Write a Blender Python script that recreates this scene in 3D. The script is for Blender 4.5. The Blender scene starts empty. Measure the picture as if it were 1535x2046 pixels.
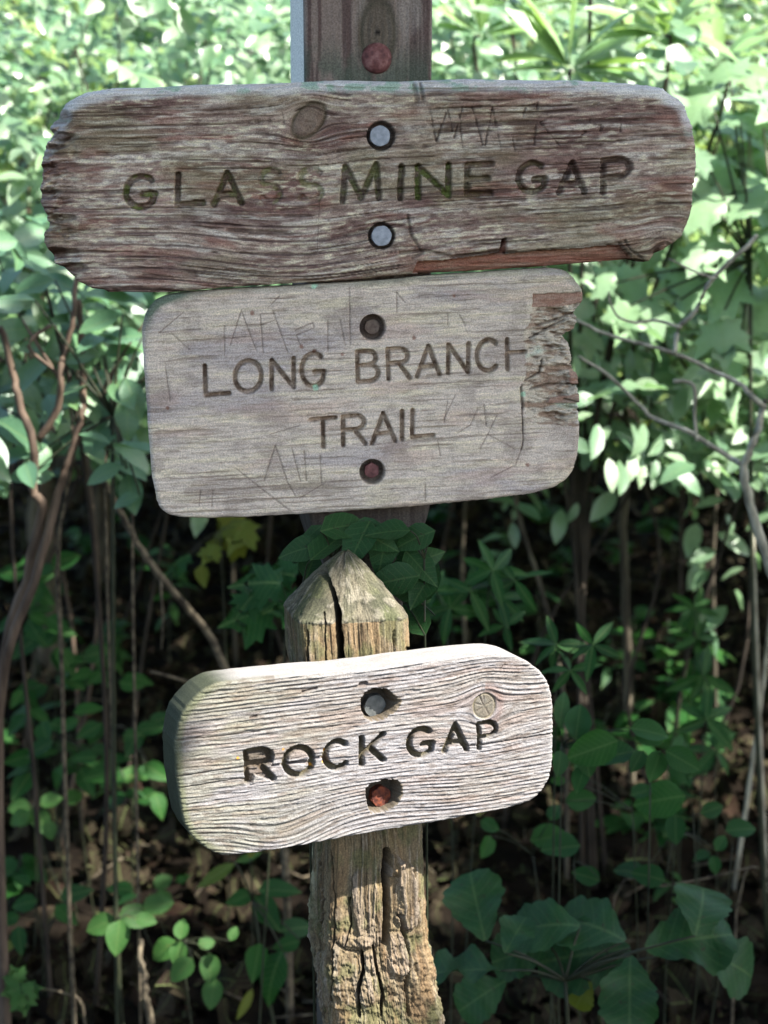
import bpy, math, random
import numpy as np
from mathutils import Vector, Matrix

# ------------------------------------------------------------------ camera, sky, sun, exposure
scene = bpy.context.scene
col = scene.collection
F_PX, W_PX, H_PX = 3400.0, 1535.0, 2046.0
CAM = np.array([0.0, 0.0, 1.60])
PITCH = math.radians(9.0)
cam_data = bpy.data.cameras.new('camera')
cam = bpy.data.objects.new('camera', cam_data); col.objects.link(cam)
cam.location = CAM.tolist(); cam.rotation_euler = (math.radians(90) - PITCH, 0, 0)
cam_data.sensor_fit = 'HORIZONTAL'; cam_data.sensor_width = 36.0
cam_data.lens = 36.0 * F_PX / W_PX
cam_data.clip_start = 0.05; cam_data.clip_end = 500
cam_data.dof.use_dof = True; cam_data.dof.focus_distance = 1.82; cam_data.dof.aperture_fstop = 8.0
scene.camera = cam

L = np.array([0.58, -0.32, 0.75]); L /= np.linalg.norm(L)          # towards the sun
world = bpy.data.worlds.new('World'); scene.world = world; world.use_nodes = True
wn = world.node_tree.nodes; wl = world.node_tree.links
bg = wn['Background']; sky = wn.new('ShaderNodeTexSky'); sky.sky_type = 'NISHITA'
sky.sun_disc = False; sky.sun_elevation = math.asin(L[2]); sky.sun_rotation = math.atan2(L[0], L[1])
sky.air_density = 1.0; sky.dust_density = 2.0; sky.ozone_density = 1.0
wl.new(sky.outputs[0], bg.inputs[0]); bg.inputs[1].default_value = 0.15
sun_d = bpy.data.lights.new('sun', 'SUN'); sun = bpy.data.objects.new('sun', sun_d); col.objects.link(sun)
sun_d.energy = 5.0; sun_d.angle = math.radians(0.53); sun_d.color = (1.0, 0.96, 0.90)
sun.rotation_euler = Vector(L.tolist()).to_track_quat('Z', 'Y').to_euler(); sun.location = (3, -3, 8)
scene.view_settings.view_transform = 'Standard'; scene.view_settings.look = 'None'
scene.view_settings.gamma = 1.0; scene.view_settings.exposure = 2.0
scene.view_settings.use_curve_mapping = False
scene.render.resolution_x, scene.render.resolution_y = 768, 1024

rng = np.random.default_rng(11); random.seed(5)
cp, sp = math.cos(PITCH), math.sin(PITCH)

# ------------------------------------------------------------------ small helpers
def ray(px, py):
    a = (np.asarray(px, float) - W_PX / 2) / F_PX; b = -(np.asarray(py, float) - H_PX / 2) / F_PX
    return np.stack([a, cp + b * sp, -sp + b * cp], -1)
def P(px, py, Y):                                    # a pixel's ray met with the plane y = Y
    d = ray(px, py); return CAM + d * (Y / d[..., 1:2] if d.ndim > 1 else Y / d[1])
def project(p):
    q = np.asarray(p) - CAM; f = q[..., 1] * cp - q[..., 2] * sp; u = q[..., 1] * sp + q[..., 2] * cp
    return W_PX / 2 + F_PX * q[..., 0] / f, H_PX / 2 - F_PX * u / f
def lin(r, g=None, b=None):
    c = np.array([r, g, b] if g is not None else r, float) / 255.0
    return np.where(c < 0.04045, c / 12.92, ((c + 0.055) / 1.055) ** 2.4)
def sstep(a, b, x):
    t = np.clip((x - a) / (b - a), 0, 1); return t * t * (3 - 2 * t)
_T = np.random.default_rng(3).random((256, 256))
def vnoise(x, y, seed=0):
    x = x + seed * 17.31; y = y + seed * 9.77
    ix = np.floor(x).astype(int); iy = np.floor(y).astype(int); fx = x - ix; fy = y - iy
    fx = fx * fx * (3 - 2 * fx); fy = fy * fy * (3 - 2 * fy)
    g = lambda i, j: _T[i & 255, j & 255]
    return (g(ix, iy) * (1 - fx) + g(ix + 1, iy) * fx) * (1 - fy) + (g(ix, iy + 1) * (1 - fx) + g(ix + 1, iy + 1) * fx) * fy
def fbm(x, y, seed=0, o=4):
    s = 0; a = .5; t = 0
    for k in range(o):
        s = s + a * vnoise(x * 2 ** k, y * 2 ** k, seed + 3 * k); t += a; a *= .55
    return s / t
WLOC = {}
def thing(name, label, cat, loc=(0, 0, 0), group=None):
    o = bpy.data.objects.new(name, None); col.objects.link(o); o.location = [float(v) for v in loc]
    o.empty_display_size = .05
    o['label'] = label; o['category'] = cat
    if group: o['group'] = group
    WLOC[o.name] = np.array(loc, float); return o
def mesh_obj(name, verts, faces, mat, parent=None, smooth=True, colors=None, uv=None, base=None, kind=None):
    """verts in world space; faces = int array (n,3|4) or list"""
    off = WLOC[parent.name] if parent is not None else (np.array(base, float) if base is not None else np.zeros(3))
    v = np.asarray(verts, float) - off
    me = bpy.data.meshes.new(name)
    if isinstance(faces, np.ndarray):
        n, k = faces.shape
        me.vertices.add(len(v)); me.vertices.foreach_set('co', v.astype(np.float32).ravel())
        me.loops.add(n * k); me.loops.foreach_set('vertex_index', faces.astype(np.int32).ravel())
        me.polygons.add(n); me.polygons.foreach_set('loop_start', np.arange(0, n * k, k, dtype=np.int32))
        me.update(calc_edges=True)
    else:
        me.from_pydata(v.tolist(), [], faces); me.update()
    if smooth: me.polygons.foreach_set('use_smooth', np.ones(len(me.polygons), bool))
    if colors is not None:
        a = me.color_attributes.new('Col', 'FLOAT_COLOR', 'POINT')
        c = np.ones((len(v), 4), np.float32); c[:, :3] = colors; a.data.foreach_set('color', c.ravel())
    if uv is not None:
        ul = me.uv_layers.new(name='UVMap'); li = np.empty(len(me.loops), np.int32)
        me.loops.foreach_get('vertex_index', li); ul.data.foreach_set('uv', np.asarray(uv, np.float32)[li].ravel())
    me.materials.append(mat)
    o = bpy.data.objects.new(name, me); col.objects.link(o)
    if parent is not None: o.parent = parent
    else: o.location = off.tolist()
    if kind: o['kind'] = kind
    WLOC[o.name] = off
    return o
def tube(pts, rads, seg=7, jit=0.0):
    pts = np.asarray(pts, float); n = len(pts); V = []; Fc = []
    up = np.array([.31, .2, .93])
    for i in range(n):
        t = pts[min(i + 1, n - 1)] - pts[max(i - 1, 0)]; t = t / (np.linalg.norm(t) + 1e-9)
        a = np.cross(t, up); 
        if np.linalg.norm(a) < .1: a = np.cross(t, [1, 0, 0])
        a /= np.linalg.norm(a); b = np.cross(t, a)
        r = rads[i] if hasattr(rads, '__len__') else rads
        for k in range(seg):
            th = 2 * math.pi * k / seg; rr = r * (1 + jit * (random.random() - .5))
            V.append(pts[i] + rr * (math.cos(th) * a + math.sin(th) * b))
    for i in range(n - 1):
        for k in range(seg):
            q = (k + 1) % seg; Fc.append((i * seg + k, i * seg + q, (i + 1) * seg + q, (i + 1) * seg + k))
    V.append(pts[0]); V.append(pts[-1])
    for k in range(seg):
        q = (k + 1) % seg
        Fc.append((len(V) - 2, q, k)); Fc.append((len(V) - 1, (n - 1) * seg + k, (n - 1) * seg + q))
    return V, Fc
def join(parts):
    V = []; Fc = []
    for v, f in parts:
        o = len(V); V += list(v); Fc += [tuple(i + o for i in q) for q in f]
    return V, Fc
def smooth_path(pts, n=4):
    pts = np.asarray(pts, float); out = []
    for i in range(len(pts) - 1):
        p0 = pts[max(i - 1, 0)]; p1 = pts[i]; p2 = pts[i + 1]; p3 = pts[min(i + 2, len(pts) - 1)]
        for k in range(n):
            t = k / n
            out.append(.5 * (2 * p1 + (p2 - p0) * t + (2 * p0 - 5 * p1 + 4 * p2 - p3) * t * t + (3 * p1 - p0 - 3 * p2 + p3) * t ** 3))
    out.append(pts[-1]); return np.array(out)

# ------------------------------------------------------------------ materials
def new_mat(name):
    m = bpy.data.materials.new(name); m.use_nodes = True
    nt = m.node_tree; return m, nt, nt.nodes, nt.links, nt.nodes['Principled BSDF'], nt.nodes['Material Output']
def wood_mat(name, rough=.85, spec=.2, bump=.55, scale=700):
    m, nt, N, K, b, out = new_mat(name)
    a = N.new('ShaderNodeVertexColor'); a.layer_name = 'Col'
    tc = N.new('ShaderNodeTexCoord'); n = N.new('ShaderNodeTexNoise'); n.inputs['Scale'].default_value = scale; n.inputs['Detail'].default_value = 3
    K.new(tc.outputs['Object'], n.inputs['Vector'])
    mr = N.new('ShaderNodeMapRange'); mr.inputs[1].default_value = .3; mr.inputs[2].default_value = .7; mr.inputs[3].default_value = .68; mr.inputs[4].default_value = 1.30
    K.new(n.outputs[0], mr.inputs[0])
    mx = N.new('ShaderNodeMix'); mx.data_type = 'RGBA'; mx.blend_type = 'MULTIPLY'; mx.inputs[0].default_value = 1
    K.new(a.outputs[0], mx.inputs[6]); K.new(mr.outputs[0], mx.inputs[7]); K.new(mx.outputs[2], b.inputs['Base Color'])
    bp = N.new('ShaderNodeBump'); bp.inputs['Strength'].default_value = bump; bp.inputs['Distance'].default_value = .0008
    K.new(n.outputs[0], bp.inputs['Height']); K.new(bp.outputs[0], b.inputs['Normal'])
    b.inputs['Roughness'].default_value = rough; b.inputs['Specular IOR Level'].default_value = spec
    return m
def noise_mat(name, c1, c2, scale, rough=.8, spec=.3, metal=0.0, bump=.4, dist=.002, detail=5, stretch=(1, 1, 1), c3=None):
    m, nt, N, K, b, out = new_mat(name)
    tc = N.new('ShaderNodeTexCoord'); mp = N.new('ShaderNodeMapping'); mp.inputs['Scale'].default_value = stretch
    n = N.new('ShaderNodeTexNoise'); n.inputs['Scale'].default_value = scale; n.inputs['Detail'].default_value = detail
    K.new(tc.outputs['Object'], mp.inputs[0]); K.new(mp.outputs[0], n.inputs['Vector'])
    r = N.new('ShaderNodeValToRGB'); r.color_ramp.elements[0].position = .33; r.color_ramp.elements[1].position = .68
    r.color_ramp.elements[0].color = (*c1, 1); r.color_ramp.elements[1].color = (*c2, 1)
    if c3 is not None: e = r.color_ramp.elements.new(.5); e.color = (*c3, 1)
    K.new(n.outputs[0], r.inputs[0]); K.new(r.outputs[0], b.inputs['Base Color'])
    bp = N.new('ShaderNodeBump'); bp.inputs['Strength'].default_value = bump; bp.inputs['Distance'].default_value = dist
    K.new(n.outputs[0], bp.inputs['Height']); K.new(bp.outputs[0], b.inputs['Normal'])
    b.inputs['Roughness'].default_value = rough; b.inputs['Specular IOR Level'].default_value = spec; b.inputs['Metallic'].default_value = metal
    return m
def leaf_mat(name, cols, rough=.42, spec=.5, trans=.35, tcol=(.14, .26, .03), veins=9.0, vein_amt=.25, blotch=None):
    m, nt, N, K, b, out = new_mat(name)
    oi = N.new('ShaderNodeObjectInfo'); ge = N.new('ShaderNodeNewGeometry')
    ad = N.new('ShaderNodeMath'); ad.operation = 'ADD'; K.new(oi.outputs['Random'], ad.inputs[0]); K.new(ge.outputs['Random Per Island'], ad.inputs[1])
    fr = N.new('ShaderNodeMath'); fr.operation = 'FRACT'; K.new(ad.outputs[0], fr.inputs[0])
    r = N.new('ShaderNodeValToRGB'); K.new(fr.outputs[0], r.inputs[0])
    el = r.color_ramp.elements; el[0].color = (*cols[0], 1); el[1].color = (*cols[-1], 1)
    for i, c in enumerate(cols[1:-1]):
        e = el.new((i + 1) / (len(cols) - 1)); e.color = (*c, 1)
    # veins from the leaf's own uv (x along, y across)
    uv = N.new('ShaderNodeUVMap'); sx = N.new('ShaderNodeSeparateXYZ'); K.new(uv.outputs[0], sx.inputs[0])
    def M(op, a, bb=None):
        q = N.new('ShaderNodeMath'); q.operation = op
        for i, v in enumerate((a, bb)):
            if v is None: continue
            if isinstance(v, (int, float)): q.inputs[i].default_value = v
            else: K.new(v, q.inputs[i])
        return q.outputs[0]
    ab = M('ABSOLUTE', M('SUBTRACT', sx.outputs[1], .5))
    ph = M('SUBTRACT', M('MULTIPLY', sx.outputs[0], veins), M('MULTIPLY', ab, veins * .55))
    side = M('GREATER_THAN', M('COSINE', M('MULTIPLY', ph, 2 * math.pi)), .90)
    midr = M('LESS_THAN', ab, .022)
    vm = M('MAXIMUM', M('MULTIPLY', side, .5), midr)
    tc = N.new('ShaderNodeTexCoord'); n = N.new('ShaderNodeTexNoise'); n.inputs['Scale'].default_value = 45; n.inputs['Detail'].default_value = 4
    K.new(tc.outputs['Object'], n.inputs['Vector'])
    mr = N.new('ShaderNodeMapRange'); mr.inputs[1].default_value = .3; mr.inputs[2].default_value = .7; mr.inputs[3].default_value = .72; mr.inputs[4].default_value = 1.22
    K.new(n.outputs[0], mr.inputs[0])
    mu = N.new('ShaderNodeMix'); mu.data_type = 'RGBA'; mu.blend_type = 'MULTIPLY'; mu.inputs[0].default_value = 1
    K.new(r.outputs[0], mu.inputs[6]); K.new(mr.outputs[0], mu.inputs[7])
    mv = N.new('ShaderNodeMix'); mv.data_type = 'RGBA'; K.new(M('MULTIPLY', vm, vein_amt), mv.inputs[0])
    K.new(mu.outputs[2], mv.inputs[6]); mv.inputs[7].default_value = (.22, .30, .10, 1)
    last = mv.outputs[2]
    if blotch:
        n2 = N.new('ShaderNodeTexNoise'); n2.inputs['Scale'].default_value = 22; n2.inputs['Detail'].default_value = 6
        K.new(tc.outputs['Object'], n2.inputs['Vector'])
        bm_ = N.new('ShaderNodeMix'); bm_.data_type = 'RGBA'; K.new(M('GREATER_THAN', n2.outputs[0], .66), bm_.inputs[0])
        K.new(last, bm_.inputs[6]); bm_.inputs[7].default_value = (*blotch, 1); last = bm_.outputs[2]
    K.new(last, b.inputs['Base Color'])
    b.inputs['Roughness'].default_value = rough; b.inputs['Specular IOR Level'].default_value = spec
    bp = N.new('ShaderNodeBump'); bp.inputs['Strength'].default_value = .5; bp.inputs['Distance'].default_value = .0015
    K.new(M('ADD', M('MULTIPLY', vm, -1.0), n.outputs[0]), bp.inputs['Height']); K.new(bp.outputs[0], b.inputs['Normal'])
    if trans > 0:
        tr = N.new('ShaderNodeBsdfTranslucent'); tm = N.new('ShaderNodeMix'); tm.data_type = 'RGBA'; tm.inputs[0].default_value = .75
        K.new(last, tm.inputs[6]); tm.inputs[7].default_value = (*tcol, 1); K.new(tm.outputs[2], tr.inputs['Color'])
        ms = N.new('ShaderNodeMixShader'); ms.inputs[0].default_value = trans
        K.new(b.outputs[0], ms.inputs[1]); K.new(tr.outputs[0], ms.inputs[2]); K.new(ms.outputs[0], out.inputs[0])
    return m

M_BOARD = wood_mat('weathered_board'); M_GREY = wood_mat('grey_board'); M_SILVER = wood_mat('silvered_board', rough=.8)
M_POST = wood_mat('old_post', bump=.6, scale=500)
M_STEEL = noise_mat('zinc_bolt', (.20, .22, .25), (.34, .36, .40), 160, rough=.55, spec=.5, metal=.3, bump=.3, dist=.0006)
M_RUST = noise_mat('rusty_bolt', lin(58, 30, 24), lin(116, 60, 38), 220, rough=.9, spec=.2, bump=1, dist=.0012, c3=lin(84, 46, 36))
M_RUSTP = noise_mat('purple_rust', lin(84, 50, 50), lin(140, 100, 96), 140, rough=.7, spec=.35, bump=.8, dist=.001, c3=lin(112, 70, 68))
M_DULL = noise_mat('dull_bolt', lin(88, 70, 62), lin(120, 105, 92), 200, rough=.7, spec=.3, bump=.6, dist=.0008)
M_GUN = noise_mat('grey_bolt', lin(62, 66, 66), lin(96, 98, 96), 150, rough=.5, spec=.5, metal=.2, bump=.5, dist=.0006)
M_HOLE = noise_mat('dark_brown_wood', lin(52, 42, 36), lin(82, 70, 58), 180, rough=.95, spec=.1)  # plain dark brown, used for the board backs
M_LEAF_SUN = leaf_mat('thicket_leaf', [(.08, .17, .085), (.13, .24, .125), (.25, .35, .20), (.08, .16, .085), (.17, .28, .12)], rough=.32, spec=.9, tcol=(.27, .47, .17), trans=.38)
M_LEAF_LAUREL = leaf_mat('laurel_leaf', [(.06, .145, .075), (.08, .18, .09), (.11, .21, .08)], rough=.34, spec=.7, tcol=(.14, .28, .05), trans=.28)
M_LEAF_RHODO = leaf_mat('rhododendron_leaf', [(.15, .28, .10), (.21, .35, .12), (.25, .38, .14)], rough=.32, spec=.7, tcol=(.26, .42, .07), veins=14, trans=.35)
M_LEAF_MAPLE = leaf_mat('maple_leaf', [(.17, .29, .16), (.20, .33, .17), (.23, .36, .19)], rough=.38, spec=.7, tcol=(.28, .48, .16), veins=5, trans=.35)
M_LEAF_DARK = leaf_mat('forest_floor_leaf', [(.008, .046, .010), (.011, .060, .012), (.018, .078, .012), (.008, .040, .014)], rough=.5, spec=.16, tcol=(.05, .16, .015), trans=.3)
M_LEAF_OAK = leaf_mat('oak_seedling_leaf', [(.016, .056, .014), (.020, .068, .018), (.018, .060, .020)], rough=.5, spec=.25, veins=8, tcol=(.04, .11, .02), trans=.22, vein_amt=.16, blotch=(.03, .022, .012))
M_LEAF_YEL = leaf_mat('yellowing_leaf', [(.09, .13, .016), (.13, .14, .016), (.07, .12, .02)], rough=.5, spec=.2, tcol=(.14, .17, .015), trans=.4, blotch=(.16, .06, .02))
M_LEAF_FRESH = leaf_mat('fresh_leaf', [(.030, .090, .020), (.038, .112, .022), (.034, .098, .024)], rough=.5, spec=.2, tcol=(.16, .32, .05), veins=6, trans=.35, blotch=(.12, .07, .03))
M_LITTER = leaf_mat('leaf_litter', [(.009, .0065, .0045), (.018, .012, .008), (.006, .0045, .003), (.034, .024, .016), (.013, .009, .006), (.024, .012, .009)], rough=.8, spec=.06, trans=.0, vein_amt=.2)
M_SHADE_TREE_LEAF = leaf_mat('unseen_shade_tree_leaf', [(.05, .10, .03), (.06, .13, .03), (.045, .09, .03)], trans=.22, tcol=(.09, .17, .02), veins=6)
M_SOIL = noise_mat('forest_soil', (.004, .003, .002), (.012, .009, .006), 9, rough=.95, spec=.05, bump=1, dist=.03, detail=8, c3=(.007, .005, .0035))
M_DEAD = noise_mat('dead_twig', lin(40, 34, 26), lin(104, 94, 76), 60, rough=.9, bump=.8)
M_TWIG = noise_mat('grey_twig', lin(104, 100, 86), lin(176, 172, 152), 60, rough=.8, bump=.5, stretch=(1, 1, .3))
M_STEM = noise_mat('brown_stem', lin(56, 45, 36), lin(100, 84, 70), 40, rough=.8, bump=.6, stretch=(1, 1, .3))
M_SHOOT = noise_mat('dark_shoot', lin(32, 27, 21), lin(62, 53, 43), 40, rough=.85, bump=.6, stretch=(1, 1, .3))
M_BARK = noise_mat('bark', lin(46, 40, 32), lin(98, 90, 74), 30, rough=.9, bump=1, dist=.01, stretch=(1, 1, .25))
M_GREENSTEM = noise_mat('green_stem', (.012, .018, .008), (.032, .034, .016), 40, rough=.6)
M_SUNSIDE = noise_mat('sunlit_side_white', lin(214, 214, 208), lin(240, 240, 236), 60, rough=.7, bump=.3, dist=.001)  # white standing in for sunlight on the tall post's left side

# ------------------------------------------------------------------ terrain
def hz(x, y):
    x = np.asarray(x, float); y = np.asarray(y, float)
    h = .17 * np.maximum(y - 3.6, 0) + .22 * np.maximum(y - 8, 0)
    return h + .10 * (fbm(x * .9 + 5, y * .9 + 3, 2) - .5) * sstep(2.6, 4, y) + .05 * (fbm(x * 3, y * 3, 5) - .5)
xs = np.concatenate([np.linspace(-60, -4, 30)[:-1], np.linspace(-4, 4, 110), np.linspace(4, 60, 30)[1:]])
ys = np.concatenate([np.linspace(-60, 1, 36)[:-1], np.linspace(1, 9, 120), np.linspace(9, 70, 40)[1:]])
X, Y = np.meshgrid(xs, ys); Z = hz(X, Y)
nx, ny = len(xs), len(ys); idx = np.arange(nx * ny).reshape(ny, nx)
q = np.stack([idx[:-1, :-1], idx[:-1, 1:], idx[1:, 1:], idx[1:, :-1]], -1).reshape(-1, 4)
g = mesh_obj('ground', np.stack([X, Y, Z], -1).reshape(-1, 3), q, M_SOIL); g['kind'] = 'structure'

# ------------------------------------------------------------------ carved sign boards
class Frame:
    def __init__(s, px, py, D, yaw, tilt=0.0):
        a = math.radians(yaw); t = math.radians(tilt)
        s.O = P(px, py, D); s.u = np.array([math.cos(a), math.sin(a), 0])
        s.n = np.array([math.sin(a) * math.cos(t), -math.cos(a) * math.cos(t), math.sin(t)]); s.v = np.cross(s.n, s.u)
    def uv(s, px, py, off=0.0):
        d = ray(px, py); t = ((s.O + s.n * off - CAM) @ s.n) / (d @ s.n)
        p = CAM + d * (t[..., None] if np.ndim(t) else t) - s.O
        return np.stack([p @ s.u, p @ s.v], -1)
    def world(s, u, v, h):
        return s.O + np.multiply.outer(u, s.u) + np.multiply.outer(v, s.v) + np.multiply.outer(h, s.n)
def seg_near(U, V, pts, closed=False, margin=None):
    D = np.full(U.shape, 1e9); NX = np.zeros(U.shape); NY = np.zeros(U.shape)
    n = len(pts)
    for i in range(n if closed else n - 1):
        a = pts[i]; b = pts[(i + 1) % n]
        if margin is None: m = slice(None); u, v = U, V
        else:
            m = np.nonzero((U > min(a[0], b[0]) - margin) & (U < max(a[0], b[0]) + margin) & (V > min(a[1], b[1]) - margin) & (V < max(a[1], b[1]) + margin))
            u = U[m]; v = V[m]
            if len(u) == 0: continue
        e = b - a; t = np.clip(((u - a[0]) * e[0] + (v - a[1]) * e[1]) / (e @ e + 1e-12), 0, 1)
        x = a[0] + t * e[0]; y = a[1] + t * e[1]; d = np.hypot(u - x, v - y)
        w = d < D[m]; D[m] = np.where(w, d, D[m]); NX[m] = np.where(w, x, NX[m]); NY[m] = np.where(w, y, NY[m])
    return D, NX, NY
def inside(U, V, pts):
    r = np.zeros(U.shape, bool); n = len(pts)
    for i in range(n):
        a = pts[i]; b = pts[(i + 1) % n]
        if a[1] == b[1]: continue
        r ^= ((a[1] > V) != (b[1] > V)) & (U < (b[0] - a[0]) * (V - a[1]) / (b[1] - a[1]) + a[0])
    return r
def arc(cx, cy, rx, ry, a0, a1, n=14):
    return [(cx + rx * math.cos(math.radians(a0 + (a1 - a0) * i / n)), cy + ry * math.sin(math.radians(a0 + (a1 - a0) * i / n))) for i in range(n + 1)]
GLYPH = {
 'G': [arc(.5, .5, .5, .5, 48, 318, 20) + [(.95, .42), (.55, .42)]],
 'C': [arc(.5, .5, .5, .5, 48, 312, 20)], 'O': [arc(.5, .5, .5, .5, 0, 360, 26)],
 'L': [[(0, 1), (0, 0), (1, 0)]], 'I': [[(0, 0), (0, 1)]], 'T': [[(0, 1), (1, 1)], [(.5, 1), (.5, 0)]],
 'A': [[(0, 0), (.5, 1), (1, 0)], [(.2, .3), (.8, .3)]], 'N': [[(0, 0), (0, 1), (1, 0), (1, 1)]],
 'M': [[(0, 0), (.08, 1), (.5, .05), (.92, 1), (1, 0)]], 'E': [[(1, 1), (0, 1), (0, 0), (1, 0)], [(0, .52), (.85, .52)]],
 'R': [[(0, 0), (0, 1), (.55, 1)] + arc(.55, .76, .40, .24, 90, -90, 10) + [(0, .52)], [(.5, .52), (1, 0)]],
 'P': [[(0, 0), (0, 1), (.55, 1)] + arc(.55, .73, .45, .27, 90, -90, 10) + [(0, .46)]],
 'B': [[(0, 0), (0, 1), (.5, 1)] + arc(.5, .77, .40, .23, 90, -90, 10) + [(0, .54)], [(.5, .54)] + arc(.5, .27, .50, .27, 90, -90, 10) + [(0, 0)]],
 'S': [arc(.5, .75, .45, .25, 30, 270, 12) + arc(.5, .25, .45, .25, 90, -150, 12)],
 'K': [[(0, 0), (0, 1)], [(1, 1), (.08, .38)], [(.35, .58), (1, 0)]], 'H': [[(0, 0), (0, 1)], [(0, .55), (.95, .55)]],
}
def letter(ch, bl, br, tl):
    bl, br, tl = map(np.array, (bl, br, tl)); ex = br - bl; ey = tl - bl
    return [np.array([bl + x * ex + y * ey for x, y in s]) for s in GLYPH[ch]]
def chaikin(p, n=2):
    p = np.asarray(p, float)
    for _ in range(n):
        a = np.roll(p, -1, 0); p = np.stack([.75 * p + .25 * a, .25 * p + .75 * a], 1).reshape(-1, 2)
    return p

def board_grid(fr, outline_px, cell, rough=.0, seed=1, iters=1):
    o = fr.uv(*np.array(outline_px, float).T); o = chaikin(o, iters)
    if rough > 0:                                             # small raggedness along the cut edge
        n = len(o); k = np.arange(n); c = o.mean(0); d = (o - c) / np.linalg.norm(o - c, axis=1)[:, None]
        o = o + d * (rough * (np.random.default_rng(seed).random(n) - .5))[:, None]
    lo = o.min(0) - 2 * cell; hi = o.max(0) + 2 * cell
    us = np.arange(lo[0], hi[0], cell); vs = np.arange(lo[1], hi[1], cell); U, V = np.meshgrid(us, vs)
    D, NX, NY = seg_near(U, V, o, True, margin=.03); D[D > 1] = .03
    D = np.where(inside(U, V, o), -D, D)
    return o, U, V, D, NX, NY
def board_build(fr, o, U, V, D, NX, NY, H, C, cell, thick, name, mat, parent, side_col, side_rows=5):
    ok = D < .55 * cell
    kq = ok[:-1, :-1] & ok[:-1, 1:] & ok[1:, 1:] & ok[1:, :-1]
    idx = np.arange(U.size).reshape(U.shape)
    quads = np.stack([idx[:-1, :-1], idx[:-1, 1:], idx[1:, 1:], idx[1:, :-1]], -1)[kq]
    used = np.zeros(U.size, bool); used[quads.ravel()] = True
    cnt = np.zeros(U.size, int); np.add.at(cnt, quads.ravel(), 1)
    bnd = used & (cnt < 4)
    u = U.ravel().copy(); v = V.ravel().copy(); h = H.ravel().copy()
    near = bnd & (np.abs(D.ravel()) < 1.6 * cell)
    u[near] = NX.ravel()[near]; v[near] = NY.ravel()[near]
    # directed boundary edges
    e = np.concatenate([quads[:, [0, 1]], quads[:, [1, 2]], quads[:, [2, 3]], quads[:, [3, 0]]])
    key = e[:, 0] * U.size + e[:, 1]; rkey = e[:, 1] * U.size + e[:, 0]
    be = e[~np.isin(key, rkey)]
    remap = -np.ones(U.size, int); remap[used] = np.arange(used.sum())
    VV = fr.world(u[used], v[used], h[used]); CC = C.reshape(-1, 3)[used]; faces = [remap[quads]]
    bv = np.unique(be); prev = remap[bv]; lut = -np.ones(U.size, int); n0 = len(VV)
    allV = [VV]; allC = [CC]; base = n0
    pl = dict(zip(bv, prev)); prow = np.vectorize(pl.get)(be) if len(be) else be
    for r in range(1, side_rows + 1):
        f = r / side_rows; hh = h[bv] * (1 - f) + (-thick) * f
        shrink = 0.0006 * (fbm(u[bv] * 60, v[bv] * 60 + hh * 300, 4) - .5)
        allV.append(fr.world(u[bv] * (1 + shrink), v[bv] * (1 + shrink), hh))
        sc_ = side_col(u[bv], v[bv]) if callable(side_col) else side_col
        allC.append(sc_ * (.7 + .6 * fbm(u[bv] * 25 + 3, v[bv] * 200 + hh * 260, 6))[:, None])
        lut[bv] = base + np.arange(len(bv)); nrow = lut[be]
        faces.append(np.stack([prow[:, 1], prow[:, 0], nrow[:, 0], nrow[:, 1]], -1)); prow = nrow; base += len(bv)
    # back panel: coarse copy of the kept quads
    bq = quads; lut2 = -np.ones(U.size, int); ub = np.unique(bq); lut2[ub] = base + np.arange(len(ub))
    allV2 = np.concatenate(allV); allC2 = np.concatenate(allC)
    ob = mesh_obj(name, allV2, np.concatenate(faces), mat, parent, colors=np.clip(allC2, .003, .95))
    # back of the board, one plain polygon just inside the rim
    c = o.mean(0); ob2 = (o - c) * .999 + c
    me = ob.data
    bk = fr.world(ob2[:, 0], ob2[:, 1], np.full(len(ob2), -thick + .0004)) - WLOC[parent.name]
    return ob, bk
def carve(U, V, H, strokes_uv, w, depth, soft=.45):
    K = np.zeros(U.shape)
    for s in strokes_uv:
        d, _, _ = seg_near(U, V, s, False, margin=w * 2.2)
        K = np.maximum(K, sstep(w, w * soft, d))
    return K
def mixc(C, col, k):
    k = np.clip(k, 0, 1)[..., None]; return C * (1 - k) + np.asarray(col) * k
def hexbolt(fr, c, r, h0, h1, mat, parent, name='bolt', rough=.0, sides=6, rot=10):
    """hexagonal head with chamfered rim, standing from depth h0 to h1 along the board's normal"""
    V = []; Fc = []; n = 24
    def ring(rad, h, hexa):
        i0 = len(V)
        for k in range(n):
            t = 2 * math.pi * k / n; rr = rad
            if hexa and sides:
                m = ((t - math.radians(rot)) % (2 * math.pi / sides)) - math.pi / sides
                rr = rad * math.cos(math.pi / sides) / math.cos(m)
            rr *= 1 + rough * (random.random() - .5)
            p = fr.world(np.array([c[0] + rr * math.cos(t)]), np.array([c[1] + rr * math.sin(t)]), np.array([h + rough * rad * .3 * (random.random() - .5)]))[0]
            V.append(p)
        return i0
    a = ring(r, h0, True); b = ring(r, h1 - r * .10, True); d = ring(r * .88, h1, False); e = ring(r * .45, h1 + .0002, False)
    for x, y in ((a, b), (b, d), (d, e)):
        for k in range(n):
            q2 = (k + 1) % n; Fc.append((x + k, x + q2, y + q2, y + k))
    Fc.append(tuple(e + k for k in range(n)))
    o = mesh_obj(name, V, Fc, mat, parent, smooth=False); return o

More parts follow.
